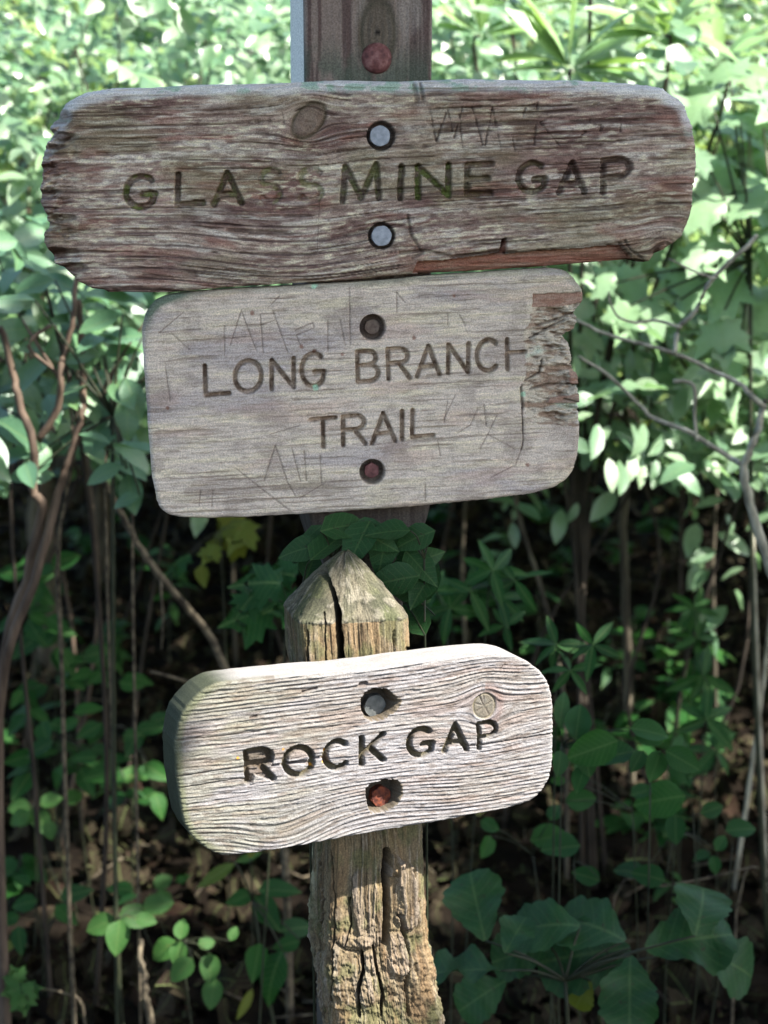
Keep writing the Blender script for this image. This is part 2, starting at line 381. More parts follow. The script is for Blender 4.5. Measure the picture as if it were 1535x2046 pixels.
# ---- tall signpost at the back: GLASSMINE GAP / LONG BRANCH TRAIL
YU = 1.90
root_u = thing('trail_signpost', 'tall grey-brown wooden post carrying the GLASSMINE GAP and LONG BRANCH TRAIL boards', 'signpost', (P(737, 1023, 1.99)[0], 1.99, 0))
frA = Frame(740, 370, YU, 5.0)
A_out = [(165,186),(200,176),(330,168),(610,161),(870,156),(1100,157),(1240,161),(1318,170),(1352,188),(1380,218),(1393,260),(1395,330),(1391,400),(1380,445),(1358,480),(1335,497),(1305,508),(1298,526),(1278,517),(1262,518),(1130,530),(870,545),(700,560),(480,575),(320,583),(223,584),(196,579),(156,563),(143,551),(116,531),(97,507),(87,475),(93,445),(91,436),(83,413),(78,372),(79,337),(82,297),(99,270),(97,247),(102,237),(119,214),(131,199)]
cell = .00088
oA, U, V, D, NX, NY = board_grid(frA, A_out, cell, rough=.0045, seed=4)
pxf = lambda fr, pts: fr.uv(*np.array(pts, float).T)
ga = math.radians(2.6)                                         # grain direction, following the board's slant
g0 = frA.uv(200., 380.); g1 = frA.uv(1300., 345.); ga = math.atan2(g1[1] - g0[1], g1[0] - g0[0])
GU = U * math.cos(ga) + V * math.sin(ga); GV = -U * math.sin(ga) + V * math.cos(ga)
sw = frA.uv(470., 520.); swirl = np.exp(-((U - sw[0]) / .16) ** 2 - ((V - sw[1]) / .055) ** 2)
kn = frA.uv(617., 240.); kd = frA.uv(1330., 505.)
def flow(U, V, gv, k, R, ang):
    du = U - k[0]; dv = V - k[1]; a = du * math.cos(ang) + dv * math.sin(ang); b = -du * math.sin(ang) + dv * math.cos(ang)
    r2 = a * a + b * b; return gv - b * R * R / (r2 + .6 * R * R) * .9
Gg = flow(U, V, GV, kn, .019, ga); Gg = flow(U, V, Gg, kd, .02, ga)
Gg = Gg + .030 * swirl * sstep(-.16, .16, GU - sw[0]) + .002 * fbm(GU * 9, GV * 20, 8)
fine = fbm(GU * 34, Gg * 760, 21, 3); mid = fbm(GU * 24, Gg * 260, 22, 3); broad = fbm(GU * 9, Gg * 55, 23, 3)
spot = fbm(GU * 110, Gg * 420, 24, 3)
H = -.0016 * sstep(.55, .30, fine) - .0014 * sstep(.5, .25, mid) + .003 * (broad - .5) + .0009 * (spot - .5)
bands = sstep(.80, .97, np.sin(Gg * 2 * math.pi / .0125 + 5 * fbm(GU * 6, Gg * 20, 31)))
H -= .0011 * bands * np.clip(swirl * 1.6 + .15, 0, 1)
C = np.empty(U.shape + (3,)); C[:] = lin(146, 130, 118)
C = mixc(C, lin(116, 92, 84), sstep(.42, .62, broad))
C = mixc(C, lin(172, 164, 154), .75 * sstep(.50, .68, mid))
C = mixc(C, lin(188, 180, 156), .65 * sstep(.54, .68, spot) * sstep(.35, .6, fbm(GU * 12, GV * 40, 33)))
C = mixc(C, lin(84, 64, 58), .55 * sstep(.46, .32, spot))
C = mixc(C, lin(92, 70, 66), .65 * sstep(.54, .72, fbm(GU * 22, Gg * 130, 25, 3)))
C = mixc(C, lin(118, 112, 84), .45 * sstep(.5, .7, fbm(GU * 8 + 3, GV * 18, 27)))
C = mixc(C, lin(124, 84, 72), .4 * sstep(.56, .72, fbm(GU * 16, Gg * 60, 28)))
C *= (.52 + .96 * fine)[..., None]
chk = sstep(.64, .71, fbm(GU * 8, Gg * 420, 26, 2)) * sstep(.35, .5, fbm(GU * 20, GV * 60, 29)); H -= .0032 * chk; C = mixc(C, lin(60, 46, 42), .7 * chk)
C = mixc(C, lin(62, 48, 48), .75 * bands * np.clip(swirl * 1.7, 0, 1))
r_edge = .013 + .006 * sstep(.0, .08, V)
e = np.clip(r_edge + D, 0, r_edge); H -= r_edge - np.sqrt(np.maximum(r_edge ** 2 - e ** 2, 0))
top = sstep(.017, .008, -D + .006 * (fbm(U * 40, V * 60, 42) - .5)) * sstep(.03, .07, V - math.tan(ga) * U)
C = mixc(C, lin(196, 196, 196), .75 * top * (.6 + .5 * fine))  # sky light on the rounded top edge, put into the colour
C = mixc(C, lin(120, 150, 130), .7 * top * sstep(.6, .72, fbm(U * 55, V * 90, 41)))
# crumbling left end
lu = frA.uv(150., 380.)[0]; lf = sstep(lu + .012, lu - .035, U + .02 * (fbm(U * 30, V * 70, 44) - .5))
H -= lf * .020 * sstep(.4, .7, fbm(U * 45, Gg * 110, 45)); C = mixc(C, lin(92, 62, 54), .6 * lf * sstep(.4, .7, fbm(U * 30, Gg * 160, 46)))
for cx, cy, rx, ry, dd in ((112, 232, 26, 16, .012), (118, 272, 30, 9, .013), (112, 292, 22, 5, .007), (206, 307, 14, 4, .004), (124, 434, 26, 7, .006), (112, 505, 22, 12, .010), (140, 536, 30, 9, .012), (128, 330, 36, 5, .003)):
    c = frA.uv(float(cx), float(cy)); k = sstep(1.25, .6, np.hypot((U - c[0]) / (rx * .00056), (V - c[1]) / (ry * .00056)) + .5 * (fbm(U * 120, V * 160, 47) - .5))
    H -= dd * k; C = mixc(C, lin(70, 50, 42), .55 * k)
# lower right split and missing sliver
pl = pxf(frA, [(825,545),(835,522),(905,518),(1000,505),(1004,478),(1012,476),(1014,508),(1075,500),(1150,497),(1238,488),(1262,510),(1268,522),(1130,534),(870,550)])
ins = inside(U + .002 * (fbm(U * 90, V * 200, 50) - .5), V + .002 * (fbm(U * 80, V * 90, 51) - .5), pl)
H -= np.where(ins, .010 + .007 * fbm(U * 20, Gg * 240, 52), 0); C = mixc(C, lin(122, 76, 62), np.where(ins, .9, 0) * (.5 + .8 * (fbm(U * 20, Gg * 300, 53) - .2)))
for pth, w, dp in (([(480,505),(620,507),(660,498),(830,492)], 1.3, .002), ([(800,505),(850,500),(905,512),(1000,500),(1010,478)], 2.6, .005), ([(1012,505),(1100,498),(1240,486),(1262,508)], 2.0, .004), ([(560,420),(760,400),(960,392)], 1.6, .002), ([(815,430),(822,470),(845,505),(825,515)], 3., .003),
                   ([(1240,486),(1290,478),(1330,476)], 1.5, .003), ([(1310,505),(1335,492),(1338,500)], 1.3, .004), ([(1250,480),(1262,500),(1285,515)], 2.2, .004), ([(830,168),(834,200)], 5, .003), ([(842,165),(846,198)], 3, .004), ([(500,228),(545,232)], 1.2, .001), ([(640,400),(637,440),(634,505)], .7, -.0006)):
    s = pxf(frA, pth); d, _, _ = seg_near(U, V, s, False, margin=.02); ww = w * .00056 * (.6 + .9 * fbm(U * 70, V * 70, 55))
    k = sstep(ww * 1.6, ww * .3, d); H -= dp * k; C = mixc(C, lin(56, 44, 36), .55 * k)
# knot
du = U - kn[0]; dv = V - kn[1]; an = math.radians(48); a_ = du * math.cos(an) + dv * math.sin(an); b_ = -du * math.sin(an) + dv * math.cos(an)
kr = np.hypot(a_ / .021, b_ / .0135); k = sstep(1.25, .95, kr); H += .0015 * k * sstep(1., .5, kr); C = mixc(C, lin(92, 76, 66), .8 * k); 
rg = np.exp(-((kr - 1.05) / .12) ** 2); H -= .0022 * rg; C = mixc(C, lin(60, 54, 36), .7 * rg)
C = mixc(C, lin(120, 105, 92), .5 * k * (fbm(U * 150, V * 150, 57) > .55))
# letters
S = 1.0
LET = [('G', (252, 416), (312, 412), (252, 354)), ('L', (354, 409), (405, 405), (356, 348)), ('A', (428, 408), (482, 405), (427, 346)),
       ('S', (520, 404), (562, 402), (519, 340)), ('S', (598, 402), (645, 399), (597, 340)), ('M', (685, 401), (758, 396), (685, 333)), ('I', (800, 396), (820, 395), (803, 333)),
       ('N', (836, 394), (897, 390), (836, 333)), ('E', (934, 388), (982, 386), (935, 329)), ('G', (1038, 385), (1094, 381), (1036, 327)), ('A', (1117, 385), (1168, 383), (1120, 326)), ('P', (1206, 384), (1258, 381), (1208, 320))]
for ch, bl, br, tl in LET:
    st = [frA.uv(*s.T) for s in letter(ch, bl, br, tl)]
    weak = ch == 'S'
    wv = .0036 * (1 + .5 * (fbm(U * 120, V * 120, 60) - .5))
    K = np.zeros(U.shape)
    for s in st:
        d, _, _ = seg_near(U, V, s, False, margin=.012); d = d + .0016 * (fbm(U * 260, V * 260, 61) - .5); K = np.maximum(K, sstep(wv * 1.15, wv * .55, d))
    H -= (.0044 if weak else .0110) * K * (.8 + .4 * fbm(U * 200, V * 200, 62))
    mossy = {'G': .8, 'L': .3, 'A': .4, 'S': .4, 'M': .5, 'I': .35, 'N': .8, 'E': .15, 'P': .05}.get(ch, .4) * (1 if bl[0] < 1000 else .25)
    C = mixc(C, lin(70, 50, 42), (.25 if weak else .55) * K)
    ms = fbm(U * 130, V * 130, 63); C = mixc(C, lin(96, 106, 52), K * mossy * sstep(.42, .62, ms)); H += .003 * K * mossy * sstep(.5, .7, ms) * fbm(U * 900, V * 900, 64)
for pth in ([(500,395),(520,398),(560,394),(562,388),(505,388)], [(600,395),(640,391),(640,386),(604,388)]):
    ins = inside(U, V, pxf(frA, pth)); C = mixc(C, lin(138, 90, 76), np.where(ins, .5, 0) * (.5 + .6 * fine)); H -= np.where(ins, .002, 0)
# scratched graffiti
SC = [[(858,212),(872,282)], [(872,282),(892,225)], [(895,218),(905,262)], [(882,250),(902,242)], [(925,212),(908,275)], [(918,225),(925,298)], [(945,215),(965,290)], [(985,212),(970,290)], [(985,215),(1002,300)], [(1010,212),(1030,300)], [(1050,215),(1032,285)], [(1075,205),(1068,292)], [(1080,245),(1120,292)], [(1082,243),(1118,222)], [(858,212),(905,207)], [(930,213),(1000,208)], [(1028,214),(1068,208)], [(1162,215),(1198,205)], [(1178,215),(1180,245)], [(1180,246),(1203,250),(1200,262)], [(1160,272),(1172,262)], [(1241,228),(1240,262)], [(565,225),(568,250)], [(1172,290),(1205,288)], [(480,245),(540,240)]]
for s in SC:
    d, _, _ = seg_near(U, V, pxf(frA, s), False, margin=.006); d = d + .0034 * (fbm(U * 150, V * 150, 66) - .5); k = sstep(.0015, .0002, d) * sstep(.30, .55, fbm(U * 60, V * 60, 68))
    H -= .0022 * k; C = mixc(C, lin(70, 54, 48), .7 * k)
# bolt holes
def bolt_hole(fr, U, V, H, C, px, py, rpx, depth, dark=lin(48, 40, 36), ragged=0.0, sx=1.0):
    c = fr.uv(float(px), float(py)); r = rpx * (np.linalg.norm(fr.uv(px + 1., float(py)) - c)); d = np.hypot((U - c[0]) / sx, V - c[1]) + ragged * (fbm(U * 240, V * 240, 70) - .5)
    k = sstep(r * 1.02, r * .93, d); H = H * (1 - k) - depth * k
    return c, r, H, mixc(C, dark, .8 * k)
cA1, rA1, H, C = bolt_hole(frA, U, V, H, C, 762, 271, 29, .016); cA2, rA2, H, C = bolt_hole(frA, U, V, H, C, 763, 471, 27, .016)
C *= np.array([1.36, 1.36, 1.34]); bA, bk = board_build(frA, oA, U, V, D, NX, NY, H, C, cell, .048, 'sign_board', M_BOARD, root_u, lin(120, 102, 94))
bA['label'] = 'reddish grey board with crumbling left end, carved GLASSMINE GAP'
def back_panel(bk, parent, root):
    c = bk.mean(0); V = [c] + list(bk); n = len(bk); Fc = [(0, 1 + (i + 1) % n, 1 + i) for i in range(n)]
    return mesh_obj('board_back', np.array(V) + WLOC[root.name], Fc, M_HOLE, parent, smooth=False)
back_panel(bk, bA, root_u)
hexbolt(frA, frA.uv(760., 271.), .0123, -.0165, -.0015, M_STEEL, bA, rot=22); hexbolt(frA, frA.uv(763., 471.), .0123, -.0165, -.0015, M_STEEL, bA, rot=8)

# second board
frB = Frame(725, 790, YU + .013, 5.0)
B_out = [(300,606),(330,588),(420,579),(700,563),(900,548),(1060,537),(1118,535),(1142,549),(1158,568),(1168,586),(1164,606),(1152,620),(1157,646),(1154,662),(1124,671),(1141,681),(1147,706),(1148,727),(1155,745),(1159,790),(1161,829),(1159,875),(1155,913),(1145,945),(1122,967),(1094,980),(1030,993),(930,1003),(830,1013),(600,1028),(430,1037),(345,1034),(318,1016),(310,990),(300,930),(291,790),(284,690),(284,640)]
oB, U, V, D, NX, NY = board_grid(frB, B_out, cell, rough=.0012, seed=9, iters=2)
g0 = frB.uv(320., 760.); g1 = frB.uv(1100., 718.); ga = math.atan2(g1[1] - g0[1], g1[0] - g0[0])
GU = U * math.cos(ga) + V * math.sin(ga); GV = -U * math.sin(ga) + V * math.cos(ga) + .002 * fbm(U * 8, V * 9, 71)
fine = fbm(GU * 40, GV * 760, 72, 3); mid = fbm(GU * 24, GV * 260, 73, 3); broad = fbm(GU * 8, GV * 30, 74); blot = fbm(U * 22, V * 26, 75)
H = -.0009 * sstep(.55, .3, fine) - .0006 * sstep(.5, .25, mid) + .0012 * (broad - .5)
C = np.empty(U.shape + (3,)); C[:] = lin(174, 165, 158)
C = mixc(C, lin(186, 178, 160), .7 * sstep(.5, .72, mid)); C = mixc(C, lin(142, 136, 140), .7 * sstep(.5, .68, broad))
C = mixc(C, lin(160, 132, 120), .28 * sstep(.55, .7, fbm(GU * 12, GV * 50, 76))); C = mixc(C, lin(128, 118, 114), .5 * sstep(.56, .7, blot))
C = mixc(C, lin(170, 164, 136), .25 * sstep(.55, .72, fbm(GU * 14 + 4, GV * 90, 77)))
C *= (.76 + .48 * fine)[..., None]; chk = sstep(.66, .72, fbm(GU * 9, GV * 430, 79, 2)) * sstep(.4, .55, fbm(GU * 14, GV * 40, 86)); H -= .0018 * chk; C = mixc(C, lin(96, 86, 78), .55 * chk); C = mixc(C, lin(118, 108, 100), .35 * sstep(.45, .32, fbm(GU * 90, GV * 420, 78, 3)))
r_edge = .006; e = np.clip(r_edge + D, 0, r_edge); H -= r_edge - np.sqrt(np.maximum(r_edge ** 2 - e ** 2, 0))
tl_ = frB.uv(310., 600.); kc = np.exp(-((U - tl_[0]) / .03) ** 2 - ((V - tl_[1]) / .03) ** 2) * sstep(.014, .004, -D)
C = mixc(C, lin(86, 98, 88), .9 * np.clip(kc * 1.6, 0, 1) + .45 * sstep(.009, .002, -D) * (V > .09))
# torn right end
to = pxf(frB, [(1064,586),(1172,580),(1172,852),(1080,848),(1050,830),(1045,800),(1040,775),(1052,752),(1050,700),(1046,668),(1060,640)])
dd, _, _ = seg_near(U, V, to, True, margin=.05); dd[dd > 1] = .05
ins = inside(U + .006 * (fbm(U * 60, V * 140, 80) - .5), V + .004 * (fbm(U * 50, V * 90, 81) - .5), to)
tear = np.where(ins, sstep(0, .012, dd), 0); tl2 = fbm(U * 55 + V * 40, V * 170, 82); tf = fbm(U * 120 + V * 160, V * 520, 83)
rampx = sstep(1045, 1160, 745 + 0 * U + (U - frB.uv(745., 700.)[0]) / .000563)
H -= np.where(ins, .003 + .014 * rampx * sstep(.3, .7, tl2) + .011 * (tf - .4), 0) * np.clip(tear * 2, 0, 1)
C = mixc(C, lin(166, 160, 150), np.where(ins, .8, 0)); C = mixc(C, lin(104, 78, 62), np.where(ins, sstep(.5, .68, tl2), 0) * .7); C = mixc(C, lin(64, 46, 36), np.where(ins, sstep(.55, .75, tf), 0) * .7)
C = mixc(C, lin(160, 176, 168), np.where(ins, .6 * sstep(.5, .66, fbm(U * 20, V * 50, 84)), 0) * (V < frB.uv(1100., 690.)[1]))
for pth, ins_c in (([(1066,587),(1168,584),(1166,604),(1120,613),(1064,614)], lin(122, 90, 78)), ([(1140,745),(1156,745),(1158,770),(1142,768)], lin(124, 86, 74)), ([(1100,795),(1160,788),(1160,806),(1096,806)], lin(116, 88, 78))):
    kk = inside(U, V, pxf(frB, pth)); C = mixc(C, ins_c, np.where(kk, .85, 0) * (.6 + .5 * fine)); H = np.where(kk, -.004 - .002 * (1 - fine), H)
for pth, w in (([(1130,640),(1100,655),(1060,675)], 2.2), ([(1150,625),(1110,640),(1075,650)], 2.5), ([(1150,665),(1110,672)], 2.5), ([(1160,770),(1100,768),(1060,778)], 2.0), ([(1042,775),(1045,815)], 2.4), ([(1044,815),(1046,880),(1042,900)], 1.2), ([(1158,805),(1130,798)], 2.), ([(1085,720),(1080,745),(1050,760)], 2.)):
    s = pxf(frB, pth); d, _, _ = seg_near(U, V, s, False, margin=.012); ww = w * .00056 * (.6 + .9 * fbm(U * 90, V * 90, 85)); k = sstep(ww * 1.5, ww * .3, d); H -= .005 * k; C = mixc(C, lin(52, 40, 34), .6 * k)
LET = [('L', (411, 790), (458, 786), (409, 731)), ('O', (470, 785), (523, 781), (469, 723)), ('N', (543, 778), (587, 774), (543, 720)), ('G', (604, 774), (651, 770), (602, 708)),
       ('B', (716, 764), (757, 761), (714, 703)), ('R', (777, 757), (819, 755), (775, 698)), ('A', (834, 752), (879, 748), (834, 694)), ('N', (896, 746), (936, 744), (897, 689)), ('C', (954, 743), (999, 739), (953, 681)), ('H', (1015, 738), (1052, 736), (1014, 678)),
       ('T', (622, 895), (671, 891), (621, 839)), ('R', (686, 890), (730, 886), (686, 833)), ('A', (744, 886), (790, 881), (743, 829)), ('I', (804, 878), (824, 876), (804, 822)), ('L', (824, 874), (866, 870), (825, 820))]
for ch, bl, br, tl in LET:
    K = np.zeros(U.shape)
    for s in letter(ch, bl, br, tl):
        d, _, _ = seg_near(U, V, frB.uv(*s.T), False, margin=.009); d = d + .0007 * (fbm(U * 300, V * 300, 90) - .5); K = np.maximum(K, sstep(.0030, .0016, d))
    H -= .0080 * K; C = mixc(C, lin(110, 92, 72), .6 * K); C = mixc(C, lin(76, 58, 46), K * sstep(.5, .65, fbm(U * 120, V * 120, 91)) * .7)
SC = [[(318,665),(365,625)], [(318,665),(400,658)], [(345,668),(378,698)], [(448,650),(449,710)], [(460,690),(482,620),(512,700)], [(465,675),(500,672)], [(520,630),(526,705)], [(545,620),(575,705)], [(548,640),(520,650)], [(590,660),(625,645),(628,655),(592,670),(600,690)], [(655,640),(655,700)], [(680,640),(690,690)], [(560,590),(535,615)], [(698,575),(700,690)],
      [(550,890),(528,960)], [(550,890),(575,965),(590,990)], [(583,895),(600,960)], [(608,900),(612,960)], [(640,910),(642,965)], [(650,965),(600,995)], [(470,935),(520,975),(585,1025)], [(400,980),(398,1012)], [(425,980),(423,1012)], [(955,815),(940,850),(915,865)], [(967,808),(972,850)], [(993,830),(975,868),(1030,898)], [(975,868),(960,895)], [(1045,890),(1030,930),(980,955)], [(895,800),(888,845)], [(793,585),(793,625)], [(793,585),(810,605)], [(895,628),(895,650)], [(918,628),(930,650)], [(910,790),(886,840)], [(850,968),(850,1000)], [(875,880),(880,910)], [(330,730),(340,800)], [(540,868),(600,850)]]
for s in SC:
    d, _, _ = seg_near(U, V, pxf(frB, s), False, margin=.005); d = d + .0010 * (fbm(U * 190, V * 190, 66) - .5); k = sstep(.0011, .0002, d)
    H -= .0011 * k; C = mixc(C, lin(96, 84, 78), .6 * k)
for cx, cy, r in ((504, 625, 5), (603, 692, 5), (628, 702, 5), (684, 708, 4), (828, 675, 5), (630, 775, 7), (628, 571, 7), (908, 591, 4), (1055, 929, 5), (1047, 788, 6), (335, 815, 4)):
    c = frB.uv(float(cx), float(cy)); k = sstep(1.1, .6, np.hypot(U - c[0], V - c[1]) / (r * .00056) + .8 * (fbm(U * 350, V * 350, 95) - .5)); 
    C = mixc(C, lin(150, 190, 170) if cy in (775, 571, 788) else lin(112, 80, 70), .8 * k); H -= .0006 * k
cB1, rB1, H, C = bolt_hole(frB, U, V, H, C, 745, 654, 26, .022, dark=lin(58, 46, 40)); cB2, rB2, H, C = bolt_hole(frB, U, V, H, C, 744, 943, 25.5, .022, dark=lin(58, 46, 40))
C *= np.array([1.40, 1.33, 1.22]); bB, bk = board_build(frB, oB, U, V, D, NX, NY, H, C, cell, .034, 'sign_board', M_GREY, root_u, lin(122, 116, 106))
bB['label'] = 'pale grey board with torn right end, carved LONG BRANCH TRAIL'
back_panel(bk, bB, root_u)
hexbolt(frB, frB.uv(744., 653., -.0115), .0092, -.0222, -.0115, M_DULL, bB, rot=14); hexbolt(frB, frB.uv(743., 940., -.0115), .0092, -.0222, -.0115, M_RUSTP, bB, rot=30)

# its post: square timber, grid skin with grain relief
def timber(fr, u0f, u1f, v0, v1, depth, parent, mat, colf, relief, name='post', nu=150, nv=420, nd=50):
    """front face plus both sides as one bent sheet, then back and caps"""
    V = []; per = np.concatenate([np.linspace(0, 1, nd)[:-1], 1 + np.linspace(0, 1, nu)[:-1], 2 + np.linspace(0, 1, nd)[:-1], 3 + np.linspace(0, 1, 12)[:-1]])
    vs = np.linspace(v0, v1, nv); PP, VV = np.meshgrid(per, vs)
    u0 = u0f(VV); u1 = u1f(VV)
    s0 = np.clip(PP, 0, 1); s1 = np.clip(PP - 1, 0, 1); s2 = np.clip(PP - 2, 0, 1); s3 = np.clip(PP - 3, 0, 1)
    uu = np.where(PP < 1, u0, np.where(PP < 2, u0 + (u1 - u0) * s1, np.where(PP < 3, u1, u1 + (u0 - u1) * s3)))
    hh = np.where(PP < 1, -depth * (1 - s0), np.where(PP < 2, 0, np.where(PP < 3, -depth * s2, -depth)))
    nu_ = np.where(PP < 1, -1, np.where(PP < 2, 0, np.where(PP < 3, 1, 0))); nh_ = np.where((PP >= 1) & (PP <= 2), 1, np.where(PP > 3, -1, 0))
    # round the two front corners
    cr = .006
    for uc, sg in ((u0, -1), (u1, 1)):
        du = cr - np.abs(uu - uc); dh = cr + hh; m = (du > 0) & (dh > 0) & (np.abs(uu - uc) < cr)
        k = np.where(m, np.maximum(np.hypot(du, dh) - cr * .0, 1e-6), 1); f = np.where(m, np.minimum(1, cr / k), 1)
        uu = np.where(m, uc + sg * (-cr) - sg * (-du * f), uu); hh = np.where(m, -cr + dh * f, hh)
    rel = relief(uu, VV, hh, PP); uu = uu + nu_ * rel; hh = hh + nh_ * rel
    Cc = colf(uu, VV, hh, PP)
    n1, n2 = PP.shape; idx = np.arange(n1 * n2).reshape(n1, n2); nx_ = np.roll(idx, -1, 1)
    q = np.stack([idx[:-1], nx_[:-1], nx_[1:], idx[1:]], -1).reshape(-1, 4)
    W = fr.world(uu.ravel(), VV.ravel(), hh.ravel()); Cc = Cc.reshape(-1, 3)
    ct = W[idx[-1]].mean(0); k0 = len(W); W = np.concatenate([W, ct[None]]); Cc = np.concatenate([Cc, Cc[-1:]])
    tri = np.stack([idx[-1], nx_[-1], np.full(n2, k0), np.full(n2, k0)], -1)
    faces = [tuple(r) for r in q.tolist()] + [tuple(r[:3]) for r in tri.tolist()]
    return mesh_obj(name, W, faces, mat, parent, colors=np.clip(Cc, .003, .95))
frP = Frame(737, 400, 1.957, 10.5)
hw = lambda px: frP.uv(float(px), 100.)[0]
pu0, pu1 = hw(609), hw(865); ztop = frP.uv(737., -60.)[1]; zbot = -(frP.O[2]) - .25
kpx = frP.uv(755., 66.)
def relP(u, v, h, p):
    s = np.where((p < 1) | (p > 2), h * 1.0 + 5, u); kk = np.exp(-((u - kpx[0]) / .03) ** 2 - ((v - kpx[1]) / .05) ** 2)
    return .0016 * (fbm(s * 500, v * 12, 101, 3) - .5) + .0014 * (fbm(s * 120, v * 7, 102) - .5) + .0008 * np.sin(np.hypot(s - kpx[0], (v - kpx[1]) * .5) * 900) * kk
def colP(u, v, h, p):
    s = np.where((p < 1) | (p > 2), h + 5, u); a = fbm(s * 180, v * 9, 103); b = fbm(s * 40, v * 14, 104)
    C = np.empty(u.shape + (3,)); C[:] = lin(128, 114, 106); C = mixc(C, lin(92, 76, 72), sstep(.4, .62, a)); C = mixc(C, lin(152, 144, 136), .5 * sstep(.52, .7, b))
    C = mixc(C, lin(46, 44, 38), .8 * sstep(frP.uv(750., 900.)[1], frP.uv(750., 1060.)[1], v)); C = mixc(C, lin(74, 86, 74), .75 * sstep(frP.uv(750., 500.)[1], frP.uv(750., 200.)[1], v) * sstep(frP.uv(750., 60.)[1], frP.uv(750., 150.)[1], v) * sstep(.25, .5, fbm(s * 60, v * 40, 105)))  # darkened below the boards, its shade there put into the colour
    du = s - kpx[0]; dv = (v - kpx[1]) * .55; r = np.hypot(du, dv) + .004 * (b - .5)
    C = mixc(C, lin(96, 88, 76), .8 * sstep(.030, .018, r)); C = mixc(C, lin(70, 66, 54), .7 * np.exp(-((r - .019) / .003) ** 2)); C = mixc(C, lin(24, 20, 18), sstep(.0035, .002, np.hypot(du, v - kpx[1])))
    # upper left side white: the sun on it is put into the colour
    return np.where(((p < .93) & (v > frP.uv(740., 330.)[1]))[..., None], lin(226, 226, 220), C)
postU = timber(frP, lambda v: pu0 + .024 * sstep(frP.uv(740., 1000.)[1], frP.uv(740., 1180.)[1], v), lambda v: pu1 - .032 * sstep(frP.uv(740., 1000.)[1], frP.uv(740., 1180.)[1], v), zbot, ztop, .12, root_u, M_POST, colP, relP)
# round rusty washer-headed bolt above the boards
def dome(fr, c, r, hgt, mat, parent, name='bolt', n=22, rings=7):
    V = []; Fc = []
    for i in range(rings + 1):
        a = math.pi / 2 * i / rings; rr = r * math.cos(a); h = hgt * math.sin(a)
        for k in range(n):
            t = 2 * math.pi * k / n; j = 1 + .03 * (random.random() - .5)
            V.append(fr.world(np.array([c[0] + rr * j * math.cos(t)]), np.array([c[1] + rr * j * math.sin(t)]), np.array([h]))[0])
    for i in range(rings):
        for k in range(n):
            q2 = (k + 1) % n; Fc.append((i * n + k, i * n + q2, (i + 1) * n + q2, (i + 1) * n + k))
    return mesh_obj(name, V, Fc, mat, parent)
dm = dome(frP, frP.uv(753., 116.), .0172, .011, M_RUSTP, root_u); dm['label'] = 'round rusty bolt head'

# ---- short signpost in front: ROCK GAP
DL = 1.70
frC = Frame(735, 1500, DL, 22.0)
C_out = [(350,1500),(352,1475),(358,1442),(372,1415),(392,1393),(416,1374),(442,1364),(520,1356),(606,1347),(690,1342),(873,1317),(985,1305),(1028,1309),(1060,1324),(1086,1347),(1100,1373),(1106,1410),(1106,1440),(1106,1499),(1102,1548),(1083,1584),(1060,1602),(1034,1611),(891,1640),(692,1673),(621,1687),(520,1704),(458,1712),(433,1706),(406,1692),(378,1667),(364,1632),(355,1567)]
oC, U, V, D, NX, NY = board_grid(frC, C_out, .00082, rough=.0008, seed=12, iters=2)
cellC = .00082
g0 = frC.uv(400., 1560.); g1 = frC.uv(1080., 1470.); ga = math.atan2(g1[1] - g0[1], g1[0] - g0[0])
GU = U * math.cos(ga) + V * math.sin(ga); GV = -U * math.sin(ga) + V * math.cos(ga)
kC = frC.uv(969., 1411.)
Gg = flow(U, V, GV, kC, .020, ga + .05)
def bump2(px, py, su, sv, a):
    c = frC.uv(float(px), float(py)); return a * np.exp(-((U - c[0]) / su) ** 2 - ((V - c[1]) / sv) ** 2)
Gg = Gg + bump2(560, 1690, .055, .035, .018) - bump2(760, 1600, .07, .03, .006) + bump2(520, 1540, .12, .05, .004) + bump2(900, 1500, .10, .03, .003) + .0016 * fbm(GU * 14, GV * 25, 111)
wl_ = .0043 * (1 + .35 * (fbm(GV * 30 + 3, GU * 2, 112) - .5))
ph = Gg / .0043 + 1.9 * fbm(Gg * 55, GU * 2.2, 113) + .4 * fbm(Gg * 160, GU * 8, 120)
saw = ph - np.floor(ph); late = np.exp(-((saw - .5) / .24) ** 2)
mid_zone = np.exp(-((GV - (frC.uv(735., 1500.)[1])) / .028) ** 2)                # flatter middle with the letters
fine = fbm(GU * 40, Gg * 900, 114, 3); broad = fbm(GU * 10, Gg * 45, 115); fray = fbm(GU * 70, Gg * 300, 116)
amp = (1 - .75 * mid_zone) * (.55 + .7 * fbm(GU * 10, GV * 30, 117))
H = .0012 * amp * (late - .4) - .0010 * sstep(.55, .3, fine) + .0014 * (broad - .5) - .0008 * sstep(.6, .8, fray)
C = np.empty(U.shape + (3,)); C[:] = lin(134, 131, 132)
C = mixc(C, lin(84, 76, 68), .52 * (1 - late) * amp); C = mixc(C, lin(126, 120, 112), .5 * sstep(.5, .7, broad)); C = mixc(C, lin(110, 90, 78), .4 * sstep(.56, .7, fbm(GU * 20, Gg * 140, 118)))
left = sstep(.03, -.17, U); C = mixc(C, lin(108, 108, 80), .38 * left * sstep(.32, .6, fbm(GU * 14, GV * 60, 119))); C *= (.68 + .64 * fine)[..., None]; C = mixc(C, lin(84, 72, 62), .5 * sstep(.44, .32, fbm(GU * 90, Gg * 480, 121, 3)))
r_edge = .0030; e = np.clip(r_edge + D, 0, r_edge); H -= r_edge - np.sqrt(np.maximum(r_edge ** 2 - e ** 2, 0))
